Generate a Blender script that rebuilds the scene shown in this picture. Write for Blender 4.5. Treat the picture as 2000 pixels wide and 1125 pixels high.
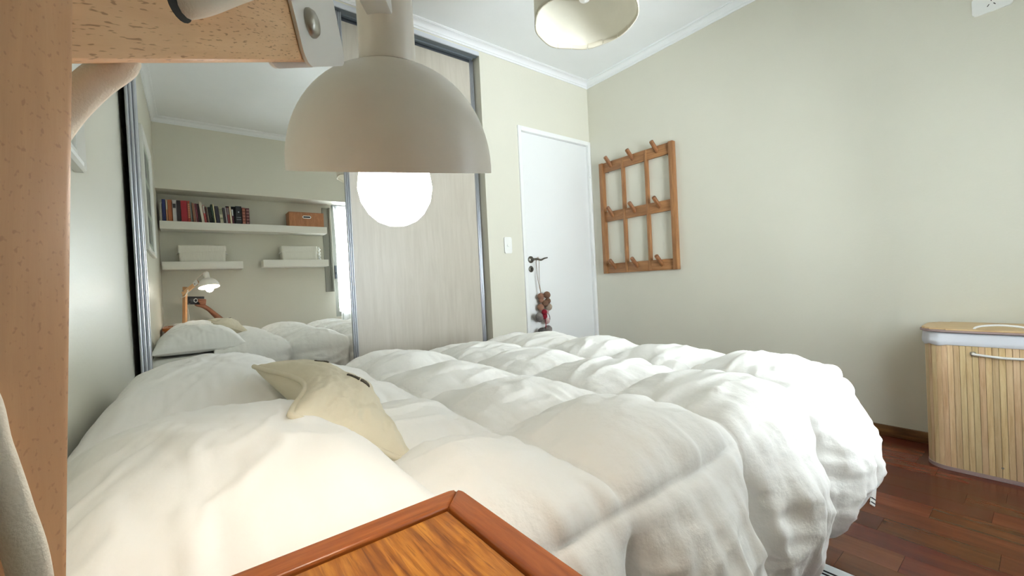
import bpy, bmesh, math, random
import numpy as np
from mathutils import Vector, Matrix

random.seed(7)
rng = np.random.default_rng(11)
SC = bpy.context.scene
COL = SC.collection
for o in list(bpy.data.objects):
    bpy.data.objects.remove(o, do_unlink=True)

# ------------------------------------------------------------------ camera
CAM_H = 0.882
YAW, PITCH, ROLL, FPX = 0.6573, 0.0121, 0.0497, 814.8
fwd = Vector((math.sin(YAW) * math.cos(PITCH), math.cos(YAW) * math.cos(PITCH), -math.sin(PITCH)))
rgt = Vector((math.cos(YAW), -math.sin(YAW), 0))
dwn = fwd.cross(rgt)
r2 = math.cos(ROLL) * rgt + math.sin(ROLL) * dwn
d2 = -math.sin(ROLL) * rgt + math.cos(ROLL) * dwn
cd = bpy.data.cameras.new('camera')
cam = bpy.data.objects.new('camera', cd)
COL.objects.link(cam)
cam.matrix_world = Matrix(((r2.x, -d2.x, -fwd.x, 0), (r2.y, -d2.y, -fwd.y, 0), (r2.z, -d2.z, -fwd.z, CAM_H), (0, 0, 0, 1)))
cd.sensor_width = 36
cd.lens = FPX / 2000 * 36
cd.clip_start = 0.005
SC.camera = cam

# ------------------------------------------------------------------ world, lights, exposure
def lin(c):
    return tuple(((v / 255) / 12.92 if v / 255 <= 0.04045 else ((v / 255 + 0.055) / 1.055) ** 2.4) for v in c)

W = bpy.data.worlds.new('daylight'); SC.world = W; W.use_nodes = True
bg = W.node_tree.nodes['Background']
bg.inputs[0].default_value = (0.86, 0.93, 1.0, 1)
bg.inputs[1].default_value = 4.0
def area(name, loc, rot, sx, sy, power, col):
    l = bpy.data.lights.new(name, 'AREA'); l.shape = 'RECTANGLE'; l.size = sx; l.size_y = sy
    l.energy = power; l.color = col
    o = bpy.data.objects.new(name, l); COL.objects.link(o)
    o.location = loc; o.rotation_euler = rot
    return o
area('window_daylight', (1.75, -2.3, 0.45), (math.radians(103), 0, 0), 3.0, 2.6, 430, (0.915, 0.955, 1.01))
SC.view_settings.view_transform = 'Standard'
SC.view_settings.look = 'None'
SC.view_settings.gamma = 1
SC.view_settings.use_curve_mapping = False
SC.view_settings.exposure = 1.85
SC.cycles.max_bounces = 10
SC.cycles.diffuse_bounces = 5
SC.cycles.glossy_bounces = 4
SC.cycles.transparent_max_bounces = 8

# ------------------------------------------------------------------ materials
MATS = {}
def base_mat(name):
    m = bpy.data.materials.new(name); m.use_nodes = True
    nt = m.node_tree; b = nt.nodes['Principled BSDF']
    MATS[name] = m
    return m, nt, b
def M(name, col, rough=0.5, metal=0.0, var=0.0, vscale=6.0, bump=0.0, bscale=200.0, stretch=(1, 1, 1), sheen=0.0, trans=0.0, spec=None):
    """plain surface with optional colour mottling and fine relief"""
    m, nt, b = base_mat(name)
    c = lin(col)
    b.inputs['Base Color'].default_value = (*c, 1)
    b.inputs['Roughness'].default_value = rough
    b.inputs['Metallic'].default_value = metal
    if spec is not None: b.inputs['Specular IOR Level'].default_value = spec
    if sheen: b.inputs['Sheen Weight'].default_value = sheen
    if var or bump:
        tc = nt.nodes.new('ShaderNodeTexCoord'); mp = nt.nodes.new('ShaderNodeMapping')
        mp.inputs['Scale'].default_value = stretch
        nt.links.new(tc.outputs['Object'], mp.inputs['Vector'])
    if var:
        n = nt.nodes.new('ShaderNodeTexNoise'); n.inputs['Scale'].default_value = vscale; n.inputs['Detail'].default_value = 5
        nt.links.new(mp.outputs[0], n.inputs['Vector'])
        r = nt.nodes.new('ShaderNodeValToRGB')
        r.color_ramp.elements[0].position = 0.3; r.color_ramp.elements[1].position = 0.7
        r.color_ramp.elements[0].color = (*[v * (1 - var) for v in c], 1)
        r.color_ramp.elements[1].color = (*[min(1, v * (1 + var)) for v in c], 1)
        nt.links.new(n.outputs['Fac'], r.inputs[0]); nt.links.new(r.outputs[0], b.inputs['Base Color'])
    if bump:
        n2 = nt.nodes.new('ShaderNodeTexNoise'); n2.inputs['Scale'].default_value = bscale; n2.inputs['Detail'].default_value = 4
        nt.links.new(mp.outputs[0], n2.inputs['Vector'])
        bp = nt.nodes.new('ShaderNodeBump'); bp.inputs['Strength'].default_value = bump; bp.inputs['Distance'].default_value = 0.004
        nt.links.new(n2.outputs['Fac'], bp.inputs['Height']); nt.links.new(bp.outputs[0], b.inputs['Normal'])
    return m
def WOOD(name, c1, c2, rough=0.45, stretch=(1, 12, 12), scale=6, fleck=0.0, fleck_stretch=(30, 300, 300), random_tone=0.0, c3=None, bump=0.15):
    """grain stretched along one axis, optional dark flecks and per-object tone"""
    m, nt, b = base_mat(name)
    L = nt.links.new
    tc = nt.nodes.new('ShaderNodeTexCoord'); mp = nt.nodes.new('ShaderNodeMapping'); mp.inputs['Scale'].default_value = stretch
    L(tc.outputs['Object'], mp.inputs['Vector'])
    oi = nt.nodes.new('ShaderNodeObjectInfo')
    add = nt.nodes.new('ShaderNodeVectorMath'); add.operation = 'ADD'
    sc = nt.nodes.new('ShaderNodeVectorMath'); sc.operation = 'SCALE'; sc.inputs[3].default_value = 13.0 if random_tone else 0.0
    cmb = nt.nodes.new('ShaderNodeCombineXYZ')
    for k in range(3): L(oi.outputs['Random'], cmb.inputs[k])
    L(cmb.outputs[0], sc.inputs[0]); L(mp.outputs[0], add.inputs[0]); L(sc.outputs[0], add.inputs[1])
    n = nt.nodes.new('ShaderNodeTexNoise'); n.inputs['Scale'].default_value = scale; n.inputs['Detail'].default_value = 8; n.inputs['Roughness'].default_value = 0.65
    n.inputs['Distortion'].default_value = 0.6
    L(add.outputs[0], n.inputs['Vector'])
    r = nt.nodes.new('ShaderNodeValToRGB'); e = r.color_ramp.elements
    e[0].position = 0.32; e[1].position = 0.68; e[0].color = (*lin(c1), 1); e[1].color = (*lin(c2), 1)
    if c3: x = e.new(0.5); x.color = (*lin(c3), 1)
    L(n.outputs['Fac'], r.inputs[0])
    out = r.outputs[0]
    if fleck:
        mp2 = nt.nodes.new('ShaderNodeMapping'); mp2.inputs['Scale'].default_value = fleck_stretch
        L(tc.outputs['Object'], mp2.inputs['Vector'])
        v = nt.nodes.new('ShaderNodeTexNoise'); v.inputs['Scale'].default_value = 1.0; v.inputs['Detail'].default_value = 1
        L(mp2.outputs[0], v.inputs['Vector'])
        rr = nt.nodes.new('ShaderNodeValToRGB'); rr.color_ramp.elements[0].position = 0.62; rr.color_ramp.elements[1].position = 0.7
        L(v.outputs['Fac'], rr.inputs[0])
        mx = nt.nodes.new('ShaderNodeMix'); mx.data_type = 'RGBA'; mx.blend_type = 'MULTIPLY'
        ml = nt.nodes.new('ShaderNodeMath'); ml.operation = 'MULTIPLY'; ml.inputs[1].default_value = fleck
        L(rr.outputs[0], ml.inputs[0]); L(ml.outputs[0], mx.inputs[0]); L(out, mx.inputs[6]); mx.inputs[7].default_value = (0.45, 0.32, 0.24, 1)
        out = mx.outputs[2]
    if random_tone:
        hs = nt.nodes.new('ShaderNodeHueSaturation')
        mr = nt.nodes.new('ShaderNodeMapRange'); mr.inputs[3].default_value = 1 - random_tone; mr.inputs[4].default_value = 1 + random_tone
        L(oi.outputs['Random'], mr.inputs[0]); L(mr.outputs[0], hs.inputs['Value'])
        m2 = nt.nodes.new('ShaderNodeMath'); m2.operation = 'MULTIPLY'; m2.inputs[1].default_value = 37.7
        fr = nt.nodes.new('ShaderNodeMath'); fr.operation = 'FRACT'
        L(oi.outputs['Random'], m2.inputs[0]); L(m2.outputs[0], fr.inputs[0])
        mh = nt.nodes.new('ShaderNodeMapRange'); mh.inputs[3].default_value = 0.488; mh.inputs[4].default_value = 0.512
        L(fr.outputs[0], mh.inputs[0]); L(mh.outputs[0], hs.inputs['Hue'])
        L(out, hs.inputs['Color']); out = hs.outputs[0]
    L(out, b.inputs['Base Color'])
    b.inputs['Roughness'].default_value = rough
    if bump:
        bp = nt.nodes.new('ShaderNodeBump'); bp.inputs['Strength'].default_value = bump; bp.inputs['Distance'].default_value = 0.001
        L(n.outputs['Fac'], bp.inputs['Height']); L(bp.outputs[0], b.inputs['Normal'])
    return m

M('wall_paint', (221, 218, 203), 0.4, var=0.015, vscale=2.5, bump=0.12, bscale=90)
M('ceiling_paint', (242, 244, 244), 0.7, var=0.01, bump=0.1, bscale=60)
M('crown_white', (238, 239, 240), 0.4)
M('door_white', (236, 237, 236), 0.35, var=0.008, vscale=3)
M('frame_white', (240, 241, 239), 0.35)
M('plastic_white', (240, 240, 236), 0.3)
M('shelf_white', (236, 234, 224), 0.35)
M('dark_slot', (25, 24, 22), 0.6)
WOOD('floor_wood', (84, 40, 26), (110, 56, 36), 0.2, stretch=(4, .5, 1), scale=5, random_tone=0.4, c3=(98, 47, 30), bump=0.02)
M('floor_under', (30, 14, 9), 0.7)
WOOD('skirting_wood', (92, 62, 34), (142, 104, 62), 0.35, stretch=(8, 1, 8), scale=5)
M('aluminium', (188, 191, 198), 0.28, metal=0.95)
M('track_grey', (112, 120, 126), 0.5)
M('track_light', (206, 210, 216), 0.35)
M('aluminium_dark', (96, 100, 106), 0.4, metal=0.8)
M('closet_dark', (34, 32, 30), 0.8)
M('cloth_grey', (120, 118, 120), 0.9)
WOOD('panel_wood', (190, 181, 167), (202, 194, 181), 0.4, stretch=(10, 10, .8), scale=3.0, c3=(196, 188, 174), bump=0.04)
m, nt, b = base_mat('mirror_glass'); b.inputs['Base Color'].default_value = (0.96, 0.97, 0.955, 1); b.inputs['Metallic'].default_value = 1; b.inputs['Roughness'].default_value = 0.004
WOOD('beech', (222, 176, 130), (238, 198, 152), 0.5, stretch=(3, 30, 30), scale=4, fleck=0.75, fleck_stretch=(260, 1500, 1700), c3=(230, 187, 140))
WOOD('beech_post', (192, 144, 100), (210, 163, 116), 0.5, stretch=(20, 20, 2), scale=4, fleck=0.32, fleck_stretch=(1000, 1000, 700), c3=(201, 153, 107))
M('lamp_enamel', (244, 238, 230), 0.33, var=0.03, vscale=25)
M('lamp_bracket', (232, 232, 230), 0.35)
M('steel', (170, 168, 160), 0.32, metal=1.0, bump=0.05)
M('cord_fabric', (232, 224, 210), 0.85, bump=0.15, bscale=1500)
M('duvet_cotton', (250, 247, 242), 0.75, bump=0.5, bscale=55, sheen=0.15)
M('pillow_cotton', (248, 246, 242), 0.8, bump=0.12, bscale=60, sheen=0.1)
M('sheet_cotton', (238, 236, 230), 0.8, bump=0.2, bscale=60)
M('cushion_linen', (224, 214, 190), 0.85, bump=0.35, bscale=70, var=0.02, vscale=20)
M('embroidery', (92, 84, 72), 0.8)
M('mattress_cloth', (222, 220, 214), 0.85)
WOOD('bed_wood', (70, 44, 28), (104, 68, 42), 0.4)
WOOD('table_panel', (112, 58, 10), (198, 132, 44), 0.32, stretch=(34, 2.2, 30), scale=3.2, fleck=0.5, fleck_stretch=(520, 28, 420), c3=(158, 92, 20), bump=0.2)
WOOD('table_rail_x', (134, 68, 24), (178, 104, 46), 0.3, stretch=(3, 40, 40), scale=3, c3=(158, 86, 36))
WOOD('table_rail_y', (128, 64, 26), (168, 94, 42), 0.3, stretch=(40, 3, 40), scale=3, c3=(150, 80, 34))
WOOD('rack_wood', (140, 94, 58), (182, 132, 86), 0.4, stretch=(20, 20, 2), scale=3, c3=(160, 112, 70))
WOOD('rack_wood_y', (140, 94, 58), (182, 132, 86), 0.4, stretch=(20, 2, 20), scale=3, c3=(160, 112, 70))
WOOD('peg_wood', (122, 78, 46), (160, 108, 66), 0.4, stretch=(12, 12, 12), scale=4)
WOOD('bamboo', (204, 170, 124), (232, 206, 164), 0.45, stretch=(20, 20, 1.5), scale=4, random_tone=0.1, c3=(220, 190, 146))
WOOD('bamboo_lid', (190, 158, 112), (218, 190, 146), 0.45, stretch=(20, 1.5, 20), scale=4)
M('liner_white', (226, 228, 234), 0.85, bump=0.2, bscale=50)
M('hamper_inner', (110, 80, 50), 0.8)
M('hamper_trim', (172, 150, 146), 0.7)
M('rope_white', (238, 236, 232), 0.8, bump=0.4, bscale=500)
M('pendant_cloth', (238, 233, 218), 0.8, var=0.02, vscale=20, bump=0.1, bscale=80)
M('pendant_tape', (222, 214, 194), 0.8)
M('pewter', (110, 106, 98), 0.4, metal=0.9)
M('brass', (200, 170, 110), 0.35, metal=0.9)
M('phone_black', (24, 24, 27), 0.3)
M('phone_ring', (236, 236, 236), 0.4)
M('phone_lens', (10, 11, 14), 0.1)
M('skin', (150, 98, 72), 0.55, var=0.06, vscale=30, bump=0.1, bscale=150)
WOOD('box_bamboo', (160, 104, 66), (190, 132, 90), 0.5, stretch=(10, 10, 2), scale=5, c3=(176, 118, 78))
M('basket_white', (226, 224, 212), 0.8, bump=0.5, bscale=160, stretch=(1, 1, 0.2))
M('picture_frame_white', (226, 226, 220), 0.45)
M('picture_mat', (170, 180, 166), 0.5)
M('photo_dark', (74, 80, 78), 0.4)
M('photo_mid', (120, 126, 118), 0.4)
M('mat_white', (224, 226, 224), 0.85, bump=0.3, bscale=120)
M('mat_mauve', (112, 82, 92), 0.85)
M('stripe_black', (18, 20, 20), 0.8)
M('shutter_grey', (150, 150, 140), 0.5)
M('book_pages', (214, 206, 186), 0.8)
# bulb
m, nt, b = base_mat('bulb_glow'); b.inputs['Base Color'].default_value = (1, 0.95, 0.85, 1)
b.inputs['Emission Color'].default_value = (1.0, 0.94, 0.85, 1); b.inputs['Emission Strength'].default_value = 12.5
m, nt, b = base_mat('bulb_off'); b.inputs['Base Color'].default_value = (0.9, 0.9, 0.88, 1); b.inputs['Roughness'].default_value = 0.3
# window glass: thin pane, reflective by fresnel
m = bpy.data.materials.new('window_glass'); m.use_nodes = True; nt = m.node_tree; nt.nodes.clear(); MATS['window_glass'] = m
o_ = nt.nodes.new('ShaderNodeOutputMaterial'); mx = nt.nodes.new('ShaderNodeMixShader'); tr = nt.nodes.new('ShaderNodeBsdfTransparent'); gl = nt.nodes.new('ShaderNodeBsdfGlossy'); fr = nt.nodes.new('ShaderNodeFresnel')
gl.inputs['Roughness'].default_value = 0.02; tr.inputs[0].default_value = (0.96, 0.98, 0.97, 1)
nt.links.new(fr.outputs[0], mx.inputs[0]); nt.links.new(tr.outputs[0], mx.inputs[1]); nt.links.new(gl.outputs[0], mx.inputs[2]); nt.links.new(mx.outputs[0], o_.inputs[0])
# sheer curtain
m = bpy.data.materials.new('sheer'); m.use_nodes = True; nt = m.node_tree; nt.nodes.clear(); MATS['sheer'] = m
o_ = nt.nodes.new('ShaderNodeOutputMaterial'); mx = nt.nodes.new('ShaderNodeMixShader'); tr = nt.nodes.new('ShaderNodeBsdfTransparent'); tl = nt.nodes.new('ShaderNodeBsdfTranslucent'); df = nt.nodes.new('ShaderNodeBsdfDiffuse'); mx2 = nt.nodes.new('ShaderNodeMixShader')
wv = nt.nodes.new('ShaderNodeTexNoise'); wv.inputs['Scale'].default_value = 400; cr = nt.nodes.new('ShaderNodeMapRange'); cr.inputs[3].default_value = 0.40; cr.inputs[4].default_value = 0.52
nt.links.new(wv.outputs['Fac'], cr.inputs[0])
tl.inputs[0].default_value = (0.93, 0.95, 0.97, 1); df.inputs[0].default_value = (0.9, 0.92, 0.94, 1); mx2.inputs[0].default_value = 0.15
nt.links.new(tl.outputs[0], mx2.inputs[1]); nt.links.new(df.outputs[0], mx2.inputs[2])
nt.links.new(cr.outputs[0], mx.inputs[0]); nt.links.new(tr.outputs[0], mx.inputs[2]); nt.links.new(mx2.outputs[0], mx.inputs[1]); nt.links.new(mx.outputs[0], o_.inputs[0])

# ------------------------------------------------------------------ geometry helpers (all return (verts, faces) in world space)
def join(*gs):
    V, F = [], []
    for v, f in gs:
        k = len(V); V += [tuple(p) for p in v]; F += [tuple(i + k for i in q) for q in f]
    return V, F
def box(x0, x1, y0, y1, z0, z1):
    v = [(x0, y0, z0), (x1, y0, z0), (x1, y1, z0), (x0, y1, z0), (x0, y0, z1), (x1, y0, z1), (x1, y1, z1), (x0, y1, z1)]
    return v, [(3, 2, 1, 0), (4, 5, 6, 7), (0, 1, 5, 4), (1, 2, 6, 5), (2, 3, 7, 6), (3, 0, 4, 7)]
def bbox(x0, x1, y0, y1, z0, z1, bev=0.003, seg=2):
    bm = bmesh.new(); v, f = box(x0, x1, y0, y1, z0, z1)
    vs = [bm.verts.new(p) for p in v]
    for q in f: bm.faces.new([vs[i] for i in q])
    bmesh.ops.bevel(bm, geom=list(bm.edges), offset=bev, segments=seg, profile=0.5, affect='EDGES')
    bm.verts.index_update()
    g = ([tuple(p.co) for p in bm.verts], [tuple(x.index for x in q.verts) for q in bm.faces]); bm.free(); return g
def xf(g, mat):
    return [tuple(mat @ Vector(p)) for p in g[0]], g[1]
def frame_mat(o, ax, ay, az):
    m = Matrix.Identity(4)
    for i, a in enumerate((ax, ay, az)):
        a = Vector(a)
        for k in range(3): m[k][i] = a[k]
    for k in range(3): m[k][3] = o[k]
    return m
def axes_from(n, hint=(0, 0, 1)):
    n = Vector(n).normalized(); h = Vector(hint)
    if abs(n.dot(h)) > 0.98: h = Vector((1, 0, 0))
    a = h.cross(n).normalized(); b_ = n.cross(a)
    return a, b_, n
def lathe(prof, o=(0, 0, 0), n=(0, 0, 1), seg=32, close=False):
    a, b_, n = axes_from(n); o = Vector(o); V, F = [], []
    for r, h in prof:
        for k in range(seg):
            t = 2 * math.pi * k / seg
            V.append(tuple(o + n * h + (a * math.cos(t) + b_ * math.sin(t)) * r))
    m_ = len(prof)
    for i in range(m_ - 1):
        for k in range(seg):
            k2 = (k + 1) % seg
            F.append((i * seg + k, i * seg + k2, (i + 1) * seg + k2, (i + 1) * seg + k))
    if close:
        F.append(tuple(range(seg - 1, -1, -1))); F.append(tuple((m_ - 1) * seg + k for k in range(seg)))
    return V, F
def catmull(pts, n=8):
    P = [Vector(p) for p in pts]; P = [P[0] * 2 - P[1]] + P + [P[-1] * 2 - P[-2]]; out = []
    for i in range(1, len(P) - 2):
        for k in range(n):
            t = k / n; a, b_, c, d = P[i - 1:i + 3]
            out.append(0.5 * ((2 * b_) + (c - a) * t + (2 * a - 5 * b_ + 4 * c - d) * t * t + (3 * b_ - a - 3 * c + d) * t ** 3))
    out.append(P[-2]); return out
def tube(pts, r, seg=10, smooth=8, closed=False):
    P = catmull(pts, smooth) if smooth else [Vector(p) for p in pts]
    if closed: P = P[:-1] if (P[0] - P[-1]).length < 1e-6 else P
    V, F = [], []; up = None; n = len(P)
    for i, p in enumerate(P):
        d = (P[(i + 1) % n] - P[i - 1]) if closed else (P[min(i + 1, n - 1)] - P[max(i - 1, 0)])
        d.normalize()
        if up is None: a = axes_from(d)[0]
        else: a = (up - d * up.dot(d)); a.normalize()
        up = a; b_ = d.cross(a)
        rr = r(i / (n - 1)) if callable(r) else r
        for k in range(seg):
            t = 2 * math.pi * k / seg; V.append(tuple(p + (a * math.cos(t) + b_ * math.sin(t)) * rr))
    for i in range(n if closed else n - 1):
        j = (i + 1) % n
        for k in range(seg):
            k2 = (k + 1) % seg; F.append((i * seg + k, i * seg + k2, j * seg + k2, j * seg + k))
    if not closed: F.append(tuple(range(seg - 1, -1, -1))); F.append(tuple((n - 1) * seg + k for k in range(seg)))
    return V, F
def prism(poly, h0, h1, mat=None):
    """poly: list of (x, y); extruded along local z"""
    n = len(poly); V = [(x, y, h0) for x, y in poly] + [(x, y, h1) for x, y in poly]
    F = [tuple(range(n - 1, -1, -1)), tuple(range(n, 2 * n))] + [(k, (k + 1) % n, (k + 1) % n + n, k + n) for k in range(n)]
    return xf((V, F), mat) if mat else (V, F)
def rrect(x0, x1, y0, y1, r, seg=8):
    out = []
    for cx, cy, a0 in ((x1 - r, y1 - r, 0), (x0 + r, y1 - r, 90), (x0 + r, y0 + r, 180), (x1 - r, y0 + r, 270)):
        for k in range(seg + 1):
            t = math.radians(a0 + 90 * k / seg); out.append((cx + r * math.cos(t), cy + r * math.sin(t)))
    return out
def grid(P):
    """P: (n, m, 3) array -> mesh"""
    n, m_ = P.shape[:2]
    F = [(i * m_ + j, (i + 1) * m_ + j, (i + 1) * m_ + j + 1, i * m_ + j + 1) for i in range(n - 1) for j in range(m_ - 1)]
    return P.reshape(-1, 3).tolist(), F

def link(name, g, mat, parent=None, smooth=False, origin=None):
    me = bpy.data.meshes.new(name)
    off = Vector((0, 0, 0))
    if parent is not None:
        off = Vector(parent['_o']) if '_o' in parent else Vector((0, 0, 0))
    elif origin is not None: off = Vector(origin)
    me.from_pydata([(p[0] - off.x, p[1] - off.y, p[2] - off.z) for p in g[0]], [], g[1])
    me.materials.append(MATS[mat]); me.update()
    if smooth:
        for p in me.polygons: p.use_smooth = True
        if smooth != 'all':
            me.set_sharp_from_angle(angle=math.radians(38))
    o = bpy.data.objects.new(name, me); COL.objects.link(o)
    if parent is not None:
        o.parent = parent; o['_o'] = tuple(off)
    else:
        o.location = off; o['_o'] = tuple(off)
    return o
def link_local(name, g, mat, parent, mw, smooth=True):
    o = link(name, g, mat, None, smooth)
    off = Vector(parent['_o']); o.parent = parent; o['_o'] = tuple(off)
    o.matrix_basis = Matrix.Translation(-off) @ mw
    return o
def tag(o, label, cat, group=None):
    o['label'] = label; o['category'] = cat
    if group: o['group'] = group
    return o
def thing(name, label, cat, loc, group=None):
    o = bpy.data.objects.new(name, None); COL.objects.link(o); o.empty_display_size = 0.05
    o.location = loc; o['_o'] = tuple(loc)
    return tag(o, label, cat, group)
def struct(name, g, mat, smooth=False):
    o = link(name, g, mat, None, smooth); o['kind'] = 'structure'; return o

# room dimensions (metres): x from head wall to foot wall, y from window wall to closet wall
XH, XF, YW, YA, ZC = -0.21, 2.812, -0.36, 2.44, 2.58
ZB = 1.92            # underside of the beam over the window wall
YB = -0.09           # face of that beam
XO = 1.692           # right end of the closet opening
T = 0.12
# ------------------------------------------------------------------ room shell
fl = struct('floor', box(XH - T, XF + T, YW - T, 3.1, -0.06, -0.012), 'floor_under')
PW = 0.1035
i = 0
x = 1.98 - PW * 22
random.seed(5)
while x < XF:
    x0, x1 = max(x, XH), min(x + PW, XF)
    if x1 - x0 > 0.005:
        y = YW - random.uniform(0, 0.35)
        if abs(x - 1.98) < 0.01: y = 0.278 - 0.36 * 2
        if abs(x - (1.98 - 2 * PW)) < 0.01: y = 0.11 - 0.36
        while y < YA:
            ln = random.choice((0.3, 0.36, 0.42, 0.48))
            if abs(x - 1.98) < 0.01: ln = 0.36
            if abs(x - (1.98 - 2 * PW)) < 0.01 and y < 0.2: ln = 0.36 if y < 0 else 0.265
            y0, y1 = max(y, YW), min(y + ln, YA)
            if y1 - y0 > 0.01:
                g = box(x0 + .0004, x1 - .0004, y0 + .0004, y1 - .0004, -0.012, 0.0)
                c = ((x0 + x1) / 2, (y0 + y1) / 2, 0)
                p = link('plank', ([(a - c[0], b_ - c[1], z) for a, b_, z in g[0]], g[1]), 'floor_wood')
                p.parent = fl; p.location = c
            y += ln
    x += PW
ceil = struct('ceiling', box(XH - T, XF + T, YW - T, 3.1, ZC, ZC + 0.1), 'ceiling_paint')
struct('wall_head', box(XH - T, XH, YW - T, YA + 0.7, 0, ZC), 'wall_paint')
struct('wall_foot', box(XF, XF + T, YW - T, YA + 0.7, 0, ZC), 'wall_paint')
# closet wall: door part with a door opening
DX0, DX1, DZ = 2.036, 2.782, 2.034
struct('wall_closet', join(box(XO, DX0 - .03, YA, YA + T, 0, ZC), box(DX1 + .03 if DX1 + .03 < XF else XF, XF, YA, YA + T, 0, ZC),
                           box(DX0 - .03, XF, YA, YA + T, DZ + .034, ZC), box(XH, XO, YA, YA + T, 2.522, ZC)), 'wall_paint')
# closet carcass behind the sliding doors
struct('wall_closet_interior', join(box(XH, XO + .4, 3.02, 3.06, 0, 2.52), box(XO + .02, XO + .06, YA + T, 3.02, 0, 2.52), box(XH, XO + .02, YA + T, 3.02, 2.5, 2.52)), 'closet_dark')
# window wall: beam above, recessed wall below, window opening on the right
WX0, WX1, WZ0 = 1.39, 2.08, 0.58
struct('wall_window', join(box(XH, WX0, YW - T, YW, 0, ZB), box(WX1, XF, YW - T, YW, 0, ZB), box(WX0, WX1, YW - T, YW, 0, WZ0)), 'wall_paint')
struct('wall_beam', box(XH, XF, YW - T, YB, ZB, ZC), 'wall_paint')
# crown mouldings
def crown_prof():
    pr = [(0, 0), (0.006, 0), (0.008, 0.008), (0.008, 0.012)]
    for k in range(7):
        t = k / 6 * math.pi / 2; pr.append((0.012 + 0.028 * (1 - math.cos(t)), 0.014 + 0.026 * math.sin(t)))
    pr += [(0.044, 0.040), (0.044, 0.044), (0.050, 0.045), (0.052, 0.050), (0, 0.050)]
    return pr
def crown(x0, y0, x1, y1, nx, ny, mit0, mit1):
    d = Vector((x1 - x0, y1 - y0, 0)).normalized(); V = []; pr = crown_prof(); n = len(pr)
    for (px, py, s) in ((x0, y0, mit0), (x1, y1, -mit1)):
        for o_, h in pr: V.append((px + nx * o_ + d.x * o_ * s, py + ny * o_ + d.y * o_ * s, ZC - 0.05 + h))
    F = [(k, (k + 1) % n, (k + 1) % n + n, k + n) for k in range(n)] + [tuple(range(n)), tuple(range(2 * n - 1, n - 1, -1))]
    return V, F
struct('trim_1', crown(XH, YA, XF, YA, 0, -1, 1, 1), 'crown_white', True)
struct('trim_2', crown(XF, YA, XF, YB, -1, 0, 1, 1), 'ceiling_paint', True)
struct('trim_3', crown(XF, YB, XH, YB, 0, 1, 1, 1), 'ceiling_paint', True)
struct('trim_4', crown(XH, YB, XH, YA, 1, 0, 1, 1), 'ceiling_paint', True)
# skirting
def skirt(x0, x1, y0, y1): return bbox(x0, x1, y0, y1, 0, 0.056, 0.004)
struct('baseboard_foot', skirt(XF - .014, XF - .0005, YW, YA), 'skirting_wood', True)
struct('baseboard_closet', skirt(XO, DX0 - .032, YA - .014, YA - .0005), 'skirting_wood', True)
struct('baseboard_head', skirt(XH + .0005, XH + .014, YW, YA), 'skirting_wood', True)
struct('baseboard_window', skirt(XH + .015, WX0, YW + .0005, YW + .014), 'skirting_wood', True)

# ------------------------------------------------------------------ room door
door = struct('door_1', join(bbox(DX0 + .003, DX1 - .003, YA + .012, YA + .05, 0.006, DZ - .003, 0.002)), 'door_white', True)
def dpart(n, g, m, p=door, smooth=True): return link(n, g, m, p, smooth)
dpart('door_frame', join(bbox(DX0 - .030, DX0, YA - .012, YA + .1, 0, DZ + .034, .003), bbox(DX1, XF - .001, YA - .012, YA + .1, 0, DZ + .034, .003),
                         bbox(DX0 - .0005, DX1 + .0005, YA - .012, YA + .1, DZ, DZ + .034, .003), box(DX0, DX1, YA + .052, YA + .1, 0, DZ)), 'frame_white')
for hz in (1.80, 1.035):
    h = dpart('hinge', lathe([(0.0001, 0), (.008, 0), (.008, .09), (.0001, .09)], (DX1 + .004, YA - .014, hz - .045), seg=14), 'frame_white')
    dpart('hinge_pin', lathe([(0.0001, .09), (.006, .091), (.005, .102), (.0001, .106)], (DX1 + .004, YA - .014, hz - .045), seg=12), 'frame_white', h)
HX, HY, HZ = 2.087, YA + .012, 1.054
rose = dpart('door_handle', lathe([(.0001, .016), (.012, .015), (.02, .011), (.026, .007), (.027, 0)], (HX, HY, HZ), (0, -1, 0), 24), 'pewter')
dpart('lever', join(lathe([(.009, 0), (.009, .045), (.0001, .05)], (HX, HY, HZ), (0, -1, 0), 14),
      tube([(HX - .004, HY - .042, HZ), (HX + .03, HY - .045, HZ + .001), (HX + .065, HY - .046, HZ - .006), (HX + .10, HY - .046, HZ + .006), (HX + .135, HY - .044, HZ + .012)], lambda t: .009 - .004 * t, 10)), 'pewter', rose)
key = dpart('keyhole_rose', lathe([(.0001, .006), (.016, .006), (.022, .004), (.025, 0)], (HX, HY, HZ - .073), (0, -1, 0), 24), 'pewter')
dpart('keyhole', join(lathe([(.0001, .0075), (.006, .0075), (.006, .004)], (HX, HY, HZ - .070), (0, -1, 0), 12), box(HX - .003, HX + .003, HY - .0075, HY - .004, HZ - .088, HZ - .07)), 'dark_slot', key)

# light switch
sw = thing('light_switch', 'white light switch plate between the closet and the door', 'switch', (1.862, YA, 1.16))
link('plate', prism(rrect(1.828, 1.896, 1.10, 1.22, .014), 0, .009, frame_mat((0, YA, 0), (1, 0, 0), (0, 0, 1), (0, -1, 0))), 'plastic_white', sw, True)
link('button', lathe([(.0001, .014), (.010, .014), (.012, .009)], (1.862, YA, 1.16), (0, -1, 0), 20), 'plastic_white', sw, True)
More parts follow.
